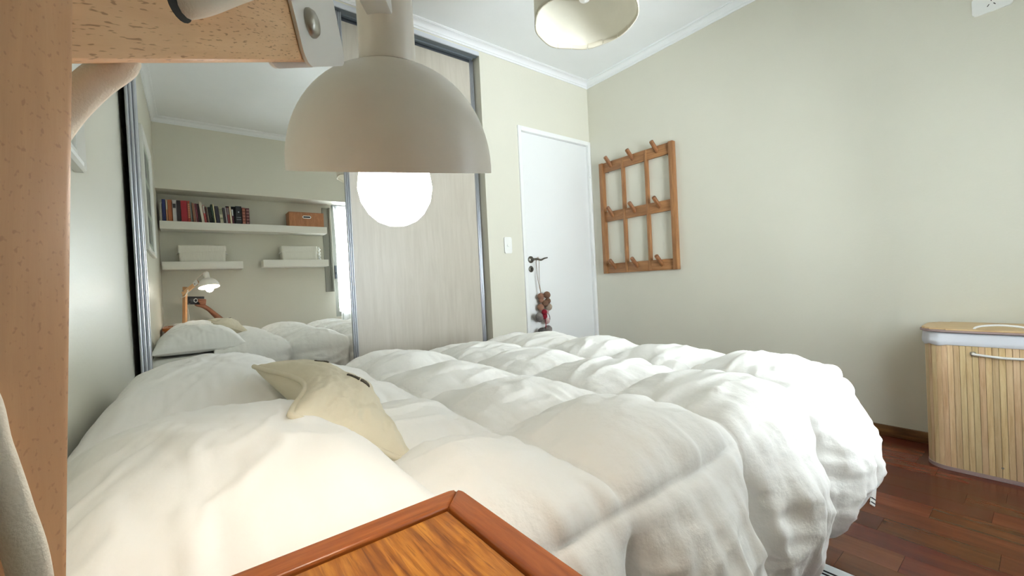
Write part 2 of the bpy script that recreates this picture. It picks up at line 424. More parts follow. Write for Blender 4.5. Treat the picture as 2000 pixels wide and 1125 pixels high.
# socket high on the foot wall
so = thing('wall_socket', 'white wall socket high on the right wall near the ceiling', 'socket', (XF, 0.135, 1.99))
MF = frame_mat((XF, 0, 0), (0, 1, 0), (0, 0, 1), (-1, 0, 0))
link('plate', prism(rrect(0.076, 0.194, 1.957, 2.035, .014), 0, .009, MF), 'plastic_white', so, True)
for k, (a, yy, zz) in enumerate(((35, .146, 1.984), (-35, .128, 1.984), (0, .137, 2.004))):
    c_, s_ = math.cos(math.radians(a)), math.sin(math.radians(a))
    q = [(yy + c_ * u - s_ * v, zz + s_ * u + c_ * v) for u, v in ((-.0014, -.005), (.0014, -.005), (.0014, .005), (-.0014, .005))]
    link('slot', prism(q, .0085, .0095, MF), 'dark_slot', so)

# ------------------------------------------------------------------ sliding closet doors
def stile(x0, x1, y, z0, z1):
    """ridged aluminium edge profile"""
    w = x1 - x0; pr = [(x0, y + .03)]
    n = 24
    for k in range(n + 1):
        t = k / n; pr.append((x0 + w * t, y - 0.006 * abs(math.sin(t * math.pi * 3)) ** 0.6 - 0.002))
    pr.append((x1, y + .03))
    return prism(pr[::-1], z0, z1)
YM = YA + 0.03
md = thing('sliding_mirror_door', 'mirrored sliding closet door in an aluminium frame by the head wall', 'closet door', (0.29, YM, 0.02))
link('mirror', box(-.148, .732, YM, YM + .005, .06, 2.46), 'mirror_glass', md)
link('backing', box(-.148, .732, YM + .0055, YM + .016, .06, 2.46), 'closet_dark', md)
link('frame_stile', stile(-.187, -.146, YM, .02, 2.485), 'aluminium', md, True)
link('frame_stile', stile(.73, .762, YM, .02, 2.485), 'aluminium', md, True)
link('frame_rail', bbox(-.146, .73, YM - .006, YM + .02, .02, .062, .003), 'aluminium', md, True)
link('frame_rail', bbox(-.146, .73, YM - .006, YM + .02, 2.455, 2.485, .003), 'aluminium', md, True)
YP = YA + 0.075
pd = thing('sliding_wood_door', 'pale wood sliding closet door beside the mirror', 'closet door', (1.2, YP, 0.02))
link('panel', box(.72, 1.655, YP, YP + .012, .05, 2.47), 'panel_wood', pd)
link('frame_stile', stile(1.653, 1.684, YP, .02, 2.485), 'aluminium', pd, True)
link('frame_stile', stile(.69, .722, YP, .02, 2.485), 'aluminium', pd, True)
link('frame_rail', bbox(.72, 1.655, YP - .004, YP + .014, 2.468, 2.487, .002), 'aluminium_dark', pd, True)
link('frame_rail', bbox(.72, 1.655, YP - .004, YP + .014, .02, .052, .002), 'aluminium', pd, True)
tk = struct('trim_5', join(bbox(XH + .001, XO - .002, YA - .004, YA + .006, 2.492, 2.521, .002), box(XH + .001, XO - .002, YA + .004, YA + .11, 2.512, 2.521)), 'track_light', True)
link('track_channel', join(box(XH + .001, XO - .004, YA + .0065, YA + .0475, 2.494, 2.512), box(XH + .001, XO - .02, YA + .0555, YA + .0945, 2.4885, 2.512), box(XH + .001, XO - .03, YA + .048, YA + .055, 2.486, 2.512), box(XH + .001, XO - .03, YA + .095, YA + .108, 2.478, 2.512)), 'track_grey', tk)
link('track_floor', box(XH + .001, XO - .002, YA, YA + .11, 0.0, .012), 'aluminium', tk)
for k, (z0, z1, dx) in enumerate(((1.9, 2.02, 0), (1.68, 1.78, .012), (1.5, 1.56, .006))):
    g = bbox(XH + .006 + dx, XH + .16, YA + .16, YA + .5, z0, z1, .02, 3)
    o = link('folded_clothes', g, 'cloth_grey', None, True, (XH + .08, YA + .33, z0))
    tag(o, ('upper', 'middle', 'lowest')[k] + ' grey clothing in the dark gap beside the mirror door', 'clothes', 'clothes glimpsed in the closet')
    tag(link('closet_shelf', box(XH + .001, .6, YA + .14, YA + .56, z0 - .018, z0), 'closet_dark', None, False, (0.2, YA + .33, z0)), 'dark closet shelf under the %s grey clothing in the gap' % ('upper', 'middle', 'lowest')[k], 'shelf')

# ------------------------------------------------------------------ window, curtain
wi = struct('window_1', join(box(WX0, WX0 + .05, YW - .1, YW - .03, WZ0, ZB), box(WX1 - .05, WX1, YW - .1, YW - .03, WZ0, ZB), box(WX0 + .05, WX1 - .05, YW - .1, YW - .03, WZ0, WZ0 + .06),
            box(WX0 + .05, WX1 - .05, YW - .1, YW - .03, ZB - .06, ZB), box(1.71, 1.76, YW - .1, YW - .03, WZ0 + .06, ZB - .06)), 'shutter_grey')
link('pane', box(WX0 + .05, 1.71, YW - .068, YW - .062, WZ0 + .06, ZB - .06), 'window_glass', wi)
link('pane', box(1.76, WX1 - .05, YW - .068, YW - .062, WZ0 + .06, ZB - .06), 'window_glass', wi)
link('latch', join(bbox(WX0 + .012, WX0 + .036, YW - .03, YW - .012, 1.04, 1.2, .004), bbox(WX0 + .016, WX0 + .03, YW - .012, YW + .02, 1.1, 1.12, .003)), 'aluminium_dark', wi, True)
sb = tag(link('shutter_guide', join(bbox(1.285, 1.372, YW + .0005, YW + .02, .886, 1.885, .003), bbox(1.352, 1.372, YW + .02, YW + .05, .886, 1.885, .003)), 'shutter_grey', None, True, (1.33, YW, .886)),
         'grey metal shutter guide box on the wall left of the curtain', 'shutter guide')
# sheer curtain with folds, hung from a rail under the beam
nx, nz = 260, 60
P = np.zeros((nx, nz, 3)); xs = np.linspace(0, 1, nx); zs = np.linspace(0, 1, nz)
for j, t in enumerate(zs):
    xl = 1.40 + 0.045 * t ** 0.7
    P[:, j, 0] = xl + (2.11 - xl) * xs
    P[:, j, 1] = YW + .045 + .018 * np.sin(xs * 2 * math.pi * 10 + .8 * np.sin(xs * 17) + t * .6) * (0.6 + .5 * t) + .006 * np.sin(xs * 91 + 2 * t)
    P[:, j, 2] = ZB - .012 - t * (ZB - .03)
cu = tag(link('curtain', grid(P), 'sheer', None, 'all', (2.0, YW + .04, .02)), 'white sheer curtain hanging over the bright window', 'curtain')
tag(link('curtain_rail', bbox(1.385, 2.14, YW + .03, YW + .06, ZB - .012, ZB - .0005, .002), 'aluminium', None, True, (2.0, YW + .045, ZB - .012)), 'aluminium curtain rail under the beam', 'curtain rail')

# ------------------------------------------------------------------ bed
def vnoise(x, y, seed=0):
    """smooth value noise on arrays"""
    r = np.random.default_rng(seed); tab = r.random((64, 64))
    xi, yi = np.floor(x).astype(int), np.floor(y).astype(int); fx, fy = x - xi, y - yi
    fx, fy = fx * fx * (3 - 2 * fx), fy * fy * (3 - 2 * fy)
    g = lambda a, b_: tab[a % 64, b_ % 64]
    return (g(xi, yi) * (1 - fx) + g(xi + 1, yi) * fx) * (1 - fy) + (g(xi, yi + 1) * (1 - fx) + g(xi + 1, yi + 1) * fx) * fy - 0.5
def fbm(x, y, seed=0, o=3):
    s = 0
    for k in range(o): s = s + vnoise(x * 2 ** k, y * 2 ** k, seed + k) / 2 ** k
    return s
def noisy_grid_normals(P):
    du = np.gradient(P, axis=0); dv = np.gradient(P, axis=1); n = np.cross(du, dv)
    return n / (np.linalg.norm(n, axis=2, keepdims=True) + 1e-9)

BX0, BX1, BY0, BY1, BZ = -0.205, 1.60, 0.47, 1.85, 0.535
bed = thing('bed', 'double bed with white mattress under the duvet', 'bed', (0.7, 1.16, 0))
link('mattress', bbox(BX0, BX1, BY0, BY1, 0.30, BZ, .035, 4), 'mattress_cloth', bed, True)
link('bed_base', bbox(BX0, BX1 - .01, BY0 + .01, BY1 - .01, 0.10, 0.298, .01), 'bed_wood', bed, True)
for lx in (BX0 + .08, BX1 - .1):
    for ly in (BY0 + .08, BY1 - .08):
        link('leg', lathe([(.0001, 0), (.022, 0), (.03, .1), (.0001, .1)], (lx, ly, 0), seg=16), 'bed_wood', bed, True)

# fitted sheet over the head end
sh = link('fitted_sheet', bbox(BX0 + .001, .5, BY0 - .004, BY1 + .004, .33, BZ + .006, .036, 4), 'sheet_cotton', bed, True)

# duvet: quilted cells draped over near, far and foot edges
SE, TN, TF, R0 = 1.585, 0.455, 1.84, 0.06
cs = np.array([-0.23, 0.13, 0.50, 0.87, 1.24, 1.60, 2.02])
ct = np.array([-0.005, 0.395, 0.735, 1.08, 1.42, 1.79, 2.20])
s = np.concatenate([np.linspace(.10, 2.02, 340)]); t = np.linspace(-0.005, 2.2, 390)
S_, T_ = np.meshgrid(s, t, indexing='ij')
# gentle waviness of the seams
Sw = S_ + .018 * fbm(T_ * 4, S_ * 2, 3); Tw = T_ + .018 * fbm(S_ * 4, T_ * 2, 9)
a = np.maximum(0, S_ - SE); bn = np.maximum(0, TN - T_); bf = np.maximum(0, T_ - TF)
b = bn + bf; sgn = np.where(bn > 0, -1.0, 1.0)
d = (a ** 4 + b ** 4) ** .25; hyp = np.sqrt(a * a + b * b) + 1e-9
dx, dy = a / hyp, sgn * b / hyp
th = np.minimum(d / R0, math.pi / 2); ext = np.maximum(0, d - R0 * math.pi / 2)
hor = R0 * np.sin(th) + ext * (.025 + .06 * dx * dx); ver = R0 * (1 - np.cos(th)) + ext
X = np.minimum(S_, SE) + dx * hor; Y = np.clip(T_, TN, TF) + dy * hor; Z = BZ + .026 - ver
N = np.stack([dx * np.sin(th), dy * np.sin(th), np.cos(th)], 2)
def cell(v, c):
    k = np.clip(np.searchsorted(c, v) - 1, 0, len(c) - 2); lo, hi = c[k], c[k + 1]
    return np.clip((v - lo) / (hi - lo), 0, 1), k, np.minimum(v - lo, hi - v)
ua, ka, da = cell(Sw, cs); ub, kb, db = cell(Tw, ct)
# hems pinch flat
puff = (np.sin(math.pi * ua) * np.sin(math.pi * ub)).clip(0, 1) ** .5
tabp = np.random.default_rng(4).uniform(.85, 1.15, (8, 8))
hang = np.clip(ext / .1, 0, 1)
amp = (.052 + .018 * hang) * tabp[ka, kb] * (.35 + .65 * np.clip((S_ - .12) / .2, 0, 1))
disp = amp * puff
# each cell sags unevenly
disp += puff * .018 * fbm(S_ * 5 + ka * 7.3, T_ * 5 + kb * 3.1, 21)
# gathers running away from the seams
lg = .05 + .05 * hang
ga = np.exp(-np.maximum(db, 0) / lg) * (1 - np.exp(-np.maximum(db, 0) / .012))
gb = np.exp(-np.maximum(da, 0) / lg) * (1 - np.exp(-np.maximum(da, 0) / .012))
disp += ga * (.026 + .016 * hang) * fbm(S_ * 26 + T_ * 3, T_ * 5, 33, 2) + gb * .024 * fbm(T_ * 26 + S_ * 3, S_ * 5, 37, 2)
# creases: ridged, stretched
rid = 1 - np.abs(fbm(S_ * 3.2 + T_ * 4, T_ * 9 - S_ * 2, 41, 3)) * 4
disp += puff * .009 * np.clip(rid, -.2, 1) ** 1.0
rid2 = 1 - np.abs(fbm(S_ * 11, T_ * 3.3, 51, 3)) * 4
disp += hang * puff * .012 * np.clip(rid2, -.5, 1)
# vertical folds on the hanging sides pull inwards at the column seams
fold = np.exp(-(da / .03) ** 2) * hang
disp -= .03 * fold
disp -= .02 * hang * (1 - np.sin(math.pi * ua).clip(0, 1))
P = np.stack([X, Y, Z], 2) + N * disp[..., None]
# hem tucks under
hemk = np.clip((ext - .24) / .12, 0, 1) ** 2
P[..., 0] -= dx * hemk * .015; P[..., 1] -= dy * hemk * .03
P[..., 2] = np.maximum(P[..., 2], .03)
gv, gf = grid(P)
du = link('duvet', (gv, gf), 'duvet_cotton', None, 'all', (.8, 1.1, .55))
tag(du, 'white quilted puffy duvet spread over the bed and hanging to the floor side', 'duvet')
sm = du.modifiers.new('thick', 'SOLIDIFY'); sm.thickness = .012; sm.offset = -1
# stitched seams as fine puckered cords
def surf(sv, tv):
    i_ = np.clip(np.searchsorted(s, sv), 1, len(s) - 1); j_ = np.clip(np.searchsorted(t, tv), 1, len(t) - 1)
    return P[i_, j_]
tagp = (1.636, .338, .196)
tg = link('hem_tag', xf(bbox(-.024, .024, -.002, .002, -.042, .03, .001), Matrix.Translation((tagp[0] + .0, tagp[1] + .012, tagp[2] - .01)) @ Matrix.Rotation(.5, 4, 'Y')), 'sheet_cotton', du)
for k in (-.012, .0):
    link('hem_stripe', xf(box(-.024, .024, -.0026, .0026, -.024 + k, -.0205 + k), Matrix.Translation((tagp[0] + .0, tagp[1] + .012, tagp[2] - .01)) @ Matrix.Rotation(.5, 4, 'Y')), 'stripe_black', tg)

# pillows
def pillow(cx, cy, zb, lx, ly, hz, rot, seed, n=90, flat=.25, wr=1.0):
    u = np.linspace(-1, 1, n); U, V = np.meshgrid(u, u, indexing='ij')
    # corners stay, edges draw in
    ex = lx * U * (1 - .07 * (1 - V ** 2)); ey = ly * V * (1 - .06 * (1 - U ** 2))
    prof = ((1 - U ** 4).clip(0) * (1 - V ** 4).clip(0)) ** .55
    prof = prof * (.72 + .28 * (1 - U ** 2) * (1 - V ** 2))
    wrk = fbm(U * 2.2 + seed, V * 2.2, seed, 3) * .10 + np.exp(-(1 - np.abs(V)) / .18) * fbm(U * 9, V * 2, seed + 5, 2) * .22 + np.exp(-(1 - np.abs(U)) / .18) * fbm(V * 9, U * 2, seed + 8, 2) * .22
    rg = np.clip(1 - np.abs(fbm(U * 1.7 - V * 2.6, U * 2 + V * .8, seed + 13, 3)) * 5, 0, 1)
    top = hz * (prof * (1 + wr * wrk) + wr * .045 * rg * prof)
    bot = -hz * flat * prof ** .7
    c_, s_ = math.cos(rot), math.sin(rot)
    out = []
    for zz in (top, bot):
        out.append(np.stack([cx + ex * c_ - ey * s_, cy + ex * s_ + ey * c_, zb + hz * flat + zz], 2))
    g1 = grid(out[0]); g2 = grid(out[1]); g2 = (g2[0], [f[::-1] for f in g2[1]])
    return join(g1, g2)
tag(link('pillow', pillow(.03, .735, BZ + .006, .225, .36, .128, .03, 2), 'pillow_cotton', None, 'all', (.03, .735, BZ)), 'plump white pillow beside the nightstand, nearest to the lamp', 'pillow', 'bed pillows')
tag(link('pillow', pillow(.035, 1.47, BZ + .006, .235, .37, .135, -.02, 5), 'pillow_cotton', None, 'all', (.035, 1.47, BZ)), 'white pillow on the far side of the bed by the mirror', 'pillow', 'bed pillows')

# small cushion leaning on the pillows
A_, B_, C_, D_ = (np.array(v) for v in ((.118, 1.22, .706), (.112, .70, .700), (.296, .672, .573), (.355, 1.15, .590)))
n = 80
u = np.linspace(0, 1, n); U, V = np.meshgrid(u, u, indexing='ij')       # U: from A/B side to C/D side ; V: from A/D end to B/C end
Pm = ((1 - U) * (1 - V))[..., None] * A_ + ((1 - U) * V)[..., None] * B_ + (U * V)[..., None] * C_ + (U * (1 - V))[..., None] * D_
sagv = np.sin(math.pi * V) ** 1.4
Pm += ((1 - U) ** 1.5 * sagv)[..., None] * np.array([.062, 0, -.006])
Pm += (U ** 1.5 * np.sin(math.pi * V))[..., None] * np.array([-.02, 0, .0])
Pm += ((V ** 6) * np.sin(math.pi * U))[..., None] * np.array([0, .02, 0.0])
Nn = noisy_grid_normals(Pm); 
if Nn[n // 2, n // 2, 2] < 0: Nn = -Nn
pf = (np.sin(math.pi * U).clip(0) * np.sin(math.pi * V).clip(0)) ** .4
wr = fbm(U * 4, V * 6, 61, 3)
radial = np.exp(-np.minimum(np.minimum(U, 1 - U), np.minimum(V, 1 - V)) / .12)
wr2 = fbm(U * 16, V * 16, 71, 2) * radial
top = Pm + Nn * (pf * (.070 + .016 * wr + .030 * wr2))[..., None]
bot = Pm - Nn * (pf * .060)[..., None]
bot[..., 2] = np.maximum(bot[..., 2], .555)
cg = join(grid(top), (lambda g: (g[0], [f[::-1] for f in g[1]]))(grid(bot)))
cu2 = tag(link('cushion', cg, 'cushion_linen', None, 'all', tuple(Pm[n // 2, n // 2])), 'small cream linen cushion with piped edge leaning on the pillows', 'cushion')
ring = [tuple(Pm[0, k]) for k in range(0, n, 4)] + [tuple(Pm[k, n - 1]) for k in range(0, n, 6)] + [tuple(Pm[n - 1, k]) for k in range(n - 1, 0, -4)] + [tuple(Pm[k, 0]) for k in range(n - 1, 0, -6)]
link('piping', tube(ring + [ring[0]], .0058, 8, 4, closed=True), 'cushion_linen', cu2, 'all')
# stitched monogram on the cushion face: two dark scribbled bands
def emb(p0, p1, wd, sd):
    r = random.Random(sd); pts = []; N_ = 70
    dU, dV = p1[0] - p0[0], p1[1] - p0[1]; l_ = math.hypot(dU, dV)
    for k in range(N_):
        f = k / (N_ - 1); o_ = wd * math.sin(k * 2.3 + r.random())
        i_, j_ = (p0[0] + dU * f - dV / l_ * o_) * (n - 1), (p0[1] + dV * f + dU / l_ * o_) * (n - 1)
        i0, j0 = int(i_), int(j_); fi, fj = i_ - i0, j_ - j0
        q = (top[i0, j0] * (1 - fi) + top[i0 + 1, j0] * fi) * (1 - fj) + (top[i0, j0 + 1] * (1 - fi) + top[i0 + 1, j0 + 1] * fi) * fj
        pts.append(tuple(q + Nn[i0, j0] * .001))
    return tube(pts, .0014, 5, 3)
link('embroidery', emb((.30, .575), (.41, .63), .012, 3), 'embroidery', cu2)
link('embroidery', emb((.43, .635), (.54, .655), .012, 5), 'embroidery', cu2)
link('embroidery', emb((.22, .27), (.245, .36), .012, 4), 'embroidery', cu2)

# bedside mat on the floor
mt = thing('bedside_mat', 'white floor mat with double black stripe border peeking out beside the bed', 'mat', (1.0, .1, 0))
link('mat_body', bbox(.35, 1.44, -.25, .46, .0005, .014, .005), 'mat_white', mt, True)
link('stripe', box(1.395, 1.402, -.25, .46, .0135, .0146), 'stripe_black', mt)
link('stripe', box(1.380, 1.387, -.25, .46, .0135, .0146), 'stripe_black', mt)
link('mat_centre', bbox(.42, 1.33, -.2, .40, .0135, .016, .001), 'mat_mauve', mt)

# ------------------------------------------------------------------ nightstand
NX0, NX1, NY0, NY1, NZ = -0.195, 0.238, 0.02, 0.432, 0.645
ns = thing('nightstand', 'honey wood bedside table with framed top next to the bed', 'nightstand', ((NX0 + NX1) / 2, (NY0 + NY1) / 2, 0))
RW = .028
def rail(poly):
    bm = bmesh.new(); v, f = prism(poly, NZ - .022, NZ); vs = [bm.verts.new(p) for p in v]
    for q in f: bm.faces.new([vs[i_] for i_ in q])
    bmesh.ops.bevel(bm, geom=[e for e in bm.edges if all(x_.co.z > NZ - .001 for x_ in e.verts)], offset=.0035, segments=3, profile=.6, affect='EDGES')
    bm.verts.index_update(); g = ([tuple(p.co) for p in bm.verts], [tuple(x_.index for x_ in q.verts) for q in bm.faces]); bm.free(); return g
rc = .014
def arc(cx, cy, a0, a1): return [(cx + rc * math.cos(math.radians(a0 + (a1 - a0) * k / 5)), cy + rc * math.sin(math.radians(a0 + (a1 - a0) * k / 5))) for k in range(6)]
g_ = .0004
link('top_rail', rail([(NX0 + RW, NY1 - RW), (NX1 - RW, NY1 - RW)] + arc(NX1 - rc, NY1 - rc, 45, 90) + arc(NX0 + rc, NY1 - rc, 90, 135)), 'table_rail_x', ns, True)
link('top_rail', rail([(NX1 - RW, NY1 - RW - g_), (NX1 - RW, NY0 + RW)] + arc(NX1 - rc, NY0 + rc, -45, 0) + arc(NX1 - rc, NY1 - rc, 0, 45)), 'table_rail_y', ns, True)
link('top_rail', rail([(NX1 - RW, NY0 + RW), (NX0 + RW, NY0 + RW)] + arc(NX0 + rc, NY0 + rc, 225, 270) + arc(NX1 - rc, NY0 + rc, 270, 315)), 'table_rail_x', ns, True)
link('top_rail', rail([(NX0 + RW, NY0 + RW), (NX0 + RW, NY1 - RW)] + arc(NX0 + rc, NY1 - rc, 135, 180) + arc(NX0 + rc, NY0 + rc, 180, 225)), 'table_rail_y', ns, True)
link('top_panel', bbox(NX0 + RW + .0024, NX1 - RW - .0024, NY0 + RW + .0024, NY1 - RW - .0024, NZ - .02, NZ - .0035, .0012, 1), 'table_panel', ns, True)
link('body', bbox(NX0 + .012, NX1 - .012, NY0 + .014, NY1 - .012, .16, NZ - .0225, .004), 'table_rail_y', ns, True)
dr = link('drawer', bbox(NX1 - .0115, NX1 + .004, NY0 + .03, NY1 - .03, .44, .6, .003), 'table_rail_y', ns, True)
link('knob', lathe([(.006, 0), (.006, .01), (.013, .016), (.013, .024), (.0001, .028)], (NX1 + .004, (NY0 + NY1) / 2, .52), (1, 0, 0), 16), 'brass', dr, True)
for lx in (NX0 + .03, NX1 - .03):
    for ly in (NY0 + .03, NY1 - .03):
        link('leg', bbox(lx - .016, lx + .016, ly - .016, ly + .016, 0, .1595, .003), 'table_rail_y', ns, True)

# ------------------------------------------------------------------ desk lamp
LX, LY = -.0395, .115
az = math.atan2(.147, .193); uu = Vector((math.sin(az), math.cos(az), 0)); vv = Vector((math.cos(az), -math.sin(az), 0)); kk = Vector((0, 0, 1))
P0 = Vector((LX, LY, 0))
la = thing('desk_lamp', 'lit wooden desk lamp with white dome shade on the nightstand', 'lamp', (LX - .008, LY, NZ - .0035))
BZ0 = NZ - .0032
link('base', lathe([(.0001, 0), (.078, 0), (.080, .003), (.080, .018), (.077, .021), (.0001, .021)], (LX - .012, LY, BZ0), seg=48), 'lamp_bracket', la, True)
# post: leans slightly towards the foot of the bed
pz0, pz1 = BZ0 + .0212, .995
lean = Vector((.0515, 0, 1)).normalized()
pb = Vector((LX - .0095, LY, pz0)) 
g = bbox(-.018, .018, -.010, .010, 0, (pz1 - pz0), .002)
sh_m = Matrix(((1, 0, .0515, 0), (0, 1, 0, 0), (0, 0, 1, 0), (0, 0, 0, 1)))
leanv = Vector((.0515, 0, 1)).normalized(); pu = (uu - leanv * uu.dot(leanv)).normalized(); pvv = leanv.cross(pu)
post = link_local('post', g, 'beech_post', la, frame_mat(pb, pu, pvv, leanv))
# arm
sl = .53; ad = (uu + kk * sl).normalized(); an = (kk - uu * sl).normalized()
ab = P0 + kk * .922                       # bottom edge at the post
AH = .034; AL = .19 / ad.dot(uu)
g = bbox(0, AL, -.0075, .0075, 0, AH, .0022)
arm = link_local('arm', g, 'beech', la, frame_mat(ab - ad * .012, ad, -vv, an))
for sd in (1, -1):
    pv = P0 + kk * .958 + vv * .0105 * sd
    link('pivot_bolt', lathe([(.007, 0), (.007, .002), (.005, .0045), (.0001, .0055)], pv, vv * sd, 16), 'steel', la, True)
# shade
rimC = Vector((.1396, .333, .9795)); nrm = Vector((-.115, -.255, 1)).normalized()
RS = .0805
prof = []
for k in range(19):
    t_ = k / 18 * math.radians(77.5); prof.append((RS * math.cos(t_) ** .92, .082 * math.sin(t_) / math.sin(math.radians(77.5))))
outer = [(RS, 0)] + prof[1:] + [(.0205, .0823)]
inner = [(r - .0018 if r > .01 else r, h - (.0016 if h > .01 else 0)) for r, h in outer]
shade = link('shade', lathe(outer[::-1] + inner, rimC, nrm, 72), 'lamp_enamel', la, True)
link('neck', lathe([(.0208, .082), (.0212, .0835), (.0205, .125), (.0195, .136), (.015, .1415), (.0001, .143)], rimC, nrm, 40), 'lamp_enamel', shade, True)
link('socket', lathe([(.0165, .05), (.0165, .0855), (.0001, .0855)], rimC, nrm, 24), 'lamp_bracket', shade, True)
bulb = link('bulb', lathe([(.0001, -.0455), (.008, -.0445), (.016, -.041), (.023, -.0345), (.0285, -.0245), (.0305, -.013), (.0285, -.001), (.0245, .010), (.019, .025), (.0145, .04), (.0135, .0495), (.0001, .0498)], rimC, nrm, 36), 'bulb_glow', la, True)
# bracket: two rounded plates clamping the arm, joined to the neck
bo = ab + ad * (.168) + an * (AH * .48)
pl = [(-.014, -.021), (.052, -.021), (.060, -.013), (.060, .018), (.052, .025), (-.006, .025)]
def plate(sd):
    pts = rrect(-.0165, .042, -.0190, .0215, .008, 6)
    return prism(pts, 0, .0016, frame_mat(bo + vv * (.0078 * sd), ad, an, vv * sd))
br = link('bracket', join(plate(1), plate(-1)), 'lamp_bracket', la, True)
nk = rimC + nrm * .118
link('bracket_bridge', xf(bbox(-.02, .004, -.0094, .0094, -.014, .014, .002), frame_mat(nk - uu * .012, uu, vv, kk)), 'lamp_bracket', br, True)
for sd in (1, -1):
    sp = bo + vv * (.0094 * sd)
    link('screw', lathe([(.0066, 0), (.0066, .001), (.0055, .0026), (.003, .0036), (.0001, .0039)], sp, vv * sd, 28), 'steel', la, True)
# cable: from the neck through the arm, looping down behind the post
def ray(px, py, dd):
    q = ((px - 1000) / FPX) * r2 + ((py - 562.5) / FPX) * d2 + fwd
    return Vector((0, 0, CAM_H)) + q * dd
hole = ab + ad * .0735 + an * .0150
hole2 = ab + ad * .036 + an * .004
link('cable_hole', lathe([(.0050, 0), (.0050, .0004), (.004, .0005), (.0001, .0005)], hole + vv * .0072, vv, 20), 'dark_slot', la, True)
link('cable', tube([hole - vv * .004, hole + vv * .0085 + ad * .004, hole + vv * .0125 + ad * .022 + an * .005, hole + vv * .0135 + ad * .048 + an * .012, hole + vv * .014 + ad * .075 + an * .022, hole + vv * .013 + ad * .105 + an * .040, nk + kk * .030 + vv * .004 - uu * .014, nk + kk * .020], .0037, 12), 'cord_fabric', la, 'all')
# points below were measured along sight lines and are fixed positions in the room
def cc(x, y, z): return Vector((0, 0, CAM_H)) + r2 * x + d2 * y + fwd * z
c2 = [hole - vv * .002, hole - vv * .012 - ad * .008 - an * .01] + [ray(*q) for q in ((238, 118, .118), (185, 160, .115), (128, 215, .111), (80, 283, .107), (40, 360, .105))]
c2 += [cc(-.130, -.016, .092), cc(-.130, -.008, .062), cc(-.114, -.004, .037), cc(-.092, -.002, .034), cc(-.0835, .000, .048), ray(-75, 745, .068), ray(-20, 880, .0705), ray(22, 1000, .072), ray(60, 1125, .0735), ray(80, 1330, .078)]
c3 = c2 + [Vector((-.016, .072, .74)), Vector((-.020, .075, .69)), Vector((-.05, .045, .672)), Vector((-.10, .03, .655)), Vector((-.16, .035, .653)), Vector((-.19, .04, .655)), Vector((-.201, .04, .60)), Vector((-.2025, .04, .3)), Vector((-.2025, .04, .25))]
link('cable', tube(c3, lambda q: .0042 if q < .22 else (.0027 if q > .42 else .0042 - .0015 * (q - .22) / .2), 12), 'cord_fabric', la, 'all')
# ------------------------------------------------------------------ coat rack on the foot wall
rk = thing('coat_rack', 'brown wooden wall rack with nine pegs hanging beside the door', 'coat rack', (XF, 1.98, .927))
RZ0, RZ1 = .927, 1.838
ys = [2.298, 2.088, 1.872, 1.656]
for k, y in enumerate(ys):
    w_, dp = ((.018, .040) if k in (0, 3) else (.011, .030))
    st = link('stile', bbox(XF - dp, XF - .001, y - w_ / 1.0, y + w_ / 1.0, RZ0 - .006 * (k in (0, 3)), RZ1 + .006 * (k in (0, 3)), .002), 'rack_wood', rk, True)
for zc in (1.803, 1.393, .962):
    rl = link('rail', bbox(XF - .026, XF - .004, ys[3] + .0185, ys[0] - .0185, zc - .040, zc + .040, .002), 'rack_wood_y', rk, True)
    for j in range(3):
        yc = (ys[j] + ys[j + 1]) / 2 + .01
        dv = Vector((-.70, .05, .71)).normalized()
        link('peg', lathe([(.0001, -.012), (.0155, -.012), (.0155, .088), (.014, .091), (.0001, .0915)], (XF - .022, yc, zc + .004), dv, 8), 'peg_wood', rl, True)
for y, zz in ((2.245, 1.762), (1.70, 1.762)):
    link('mounting_screw', lathe([(.006, 0), (.006, .004), (.0001, .006)], (XF - .001, y, zz), (-1, 0, 0), 12), 'steel', rk, True)

# ------------------------------------------------------------------ laundry hamper
HX0, HX1, HY0, HY1, HR = 2.502, 2.785, -.118, .352, .075
hp = thing('laundry_hamper', 'bamboo slat laundry hamper with white liner and lid by the right wall', 'hamper', ((HX0 + HX1) / 2, (HY0 + HY1) / 2, 0))
def per(x0, x1, y0, y1, r, n):
    """n points evenly along a rounded rectangle with outward normals"""
    segs = []; L_ = [(x1 - x0 - 2 * r), (y1 - y0 - 2 * r)]; q = math.pi * r / 2
    tot = 2 * (L_[0] + L_[1]) + 4 * q; out = []
    for k in range(n):
        dd = tot * (k + .5) / n
        for side in range(4):
            ln = L_[1] if side % 2 == 0 else L_[0]
            if dd < ln:
                f = dd
                p, nn = {0: ((x0, y1 - r - f), (-1, 0)), 1: ((x0 + r + f, y0), (0, -1)), 2: ((x1, y0 + r + f), (1, 0)), 3: ((x1 - r - f, y1), (0, 1))}[side]; break
            dd -= ln
            if dd < q:
                c_ = {0: (x0 + r, y0 + r, 180), 1: (x1 - r, y0 + r, 270), 2: (x1 - r, y1 - r, 0), 3: (x0 + r, y1 - r, 90)}[side]
                a_ = math.radians(c_[2] + 90 * dd / q); nn = (math.cos(a_), math.sin(a_)); p = (c_[0] + r * nn[0], c_[1] + r * nn[1]); break
            dd -= q
        out.append((p, nn))
    return out, tot
NSL = 78
pts, tot = per(HX0, HX1, HY0, HY1, HR, NSL)
sw_ = tot / NSL - .0007
sg = bbox(-sw_ / 2, sw_ / 2, -.004, 0, 0, .545, .0012, 1)
sme = bpy.data.meshes.new('slat'); sme.from_pydata(sg[0], [], sg[1]); sme.materials.append(MATS['bamboo']); sme.update()
hoff = Vector(hp['_o'])
for k, (p, nn) in enumerate(pts):
    o = bpy.data.objects.new('slat', sme); COL.objects.link(o); o.parent = hp
    o.location = (p[0] - hoff.x, p[1] - hoff.y, .014); o.rotation_euler = (0, 0, math.atan2(nn[1], nn[0]) - math.pi / 2)
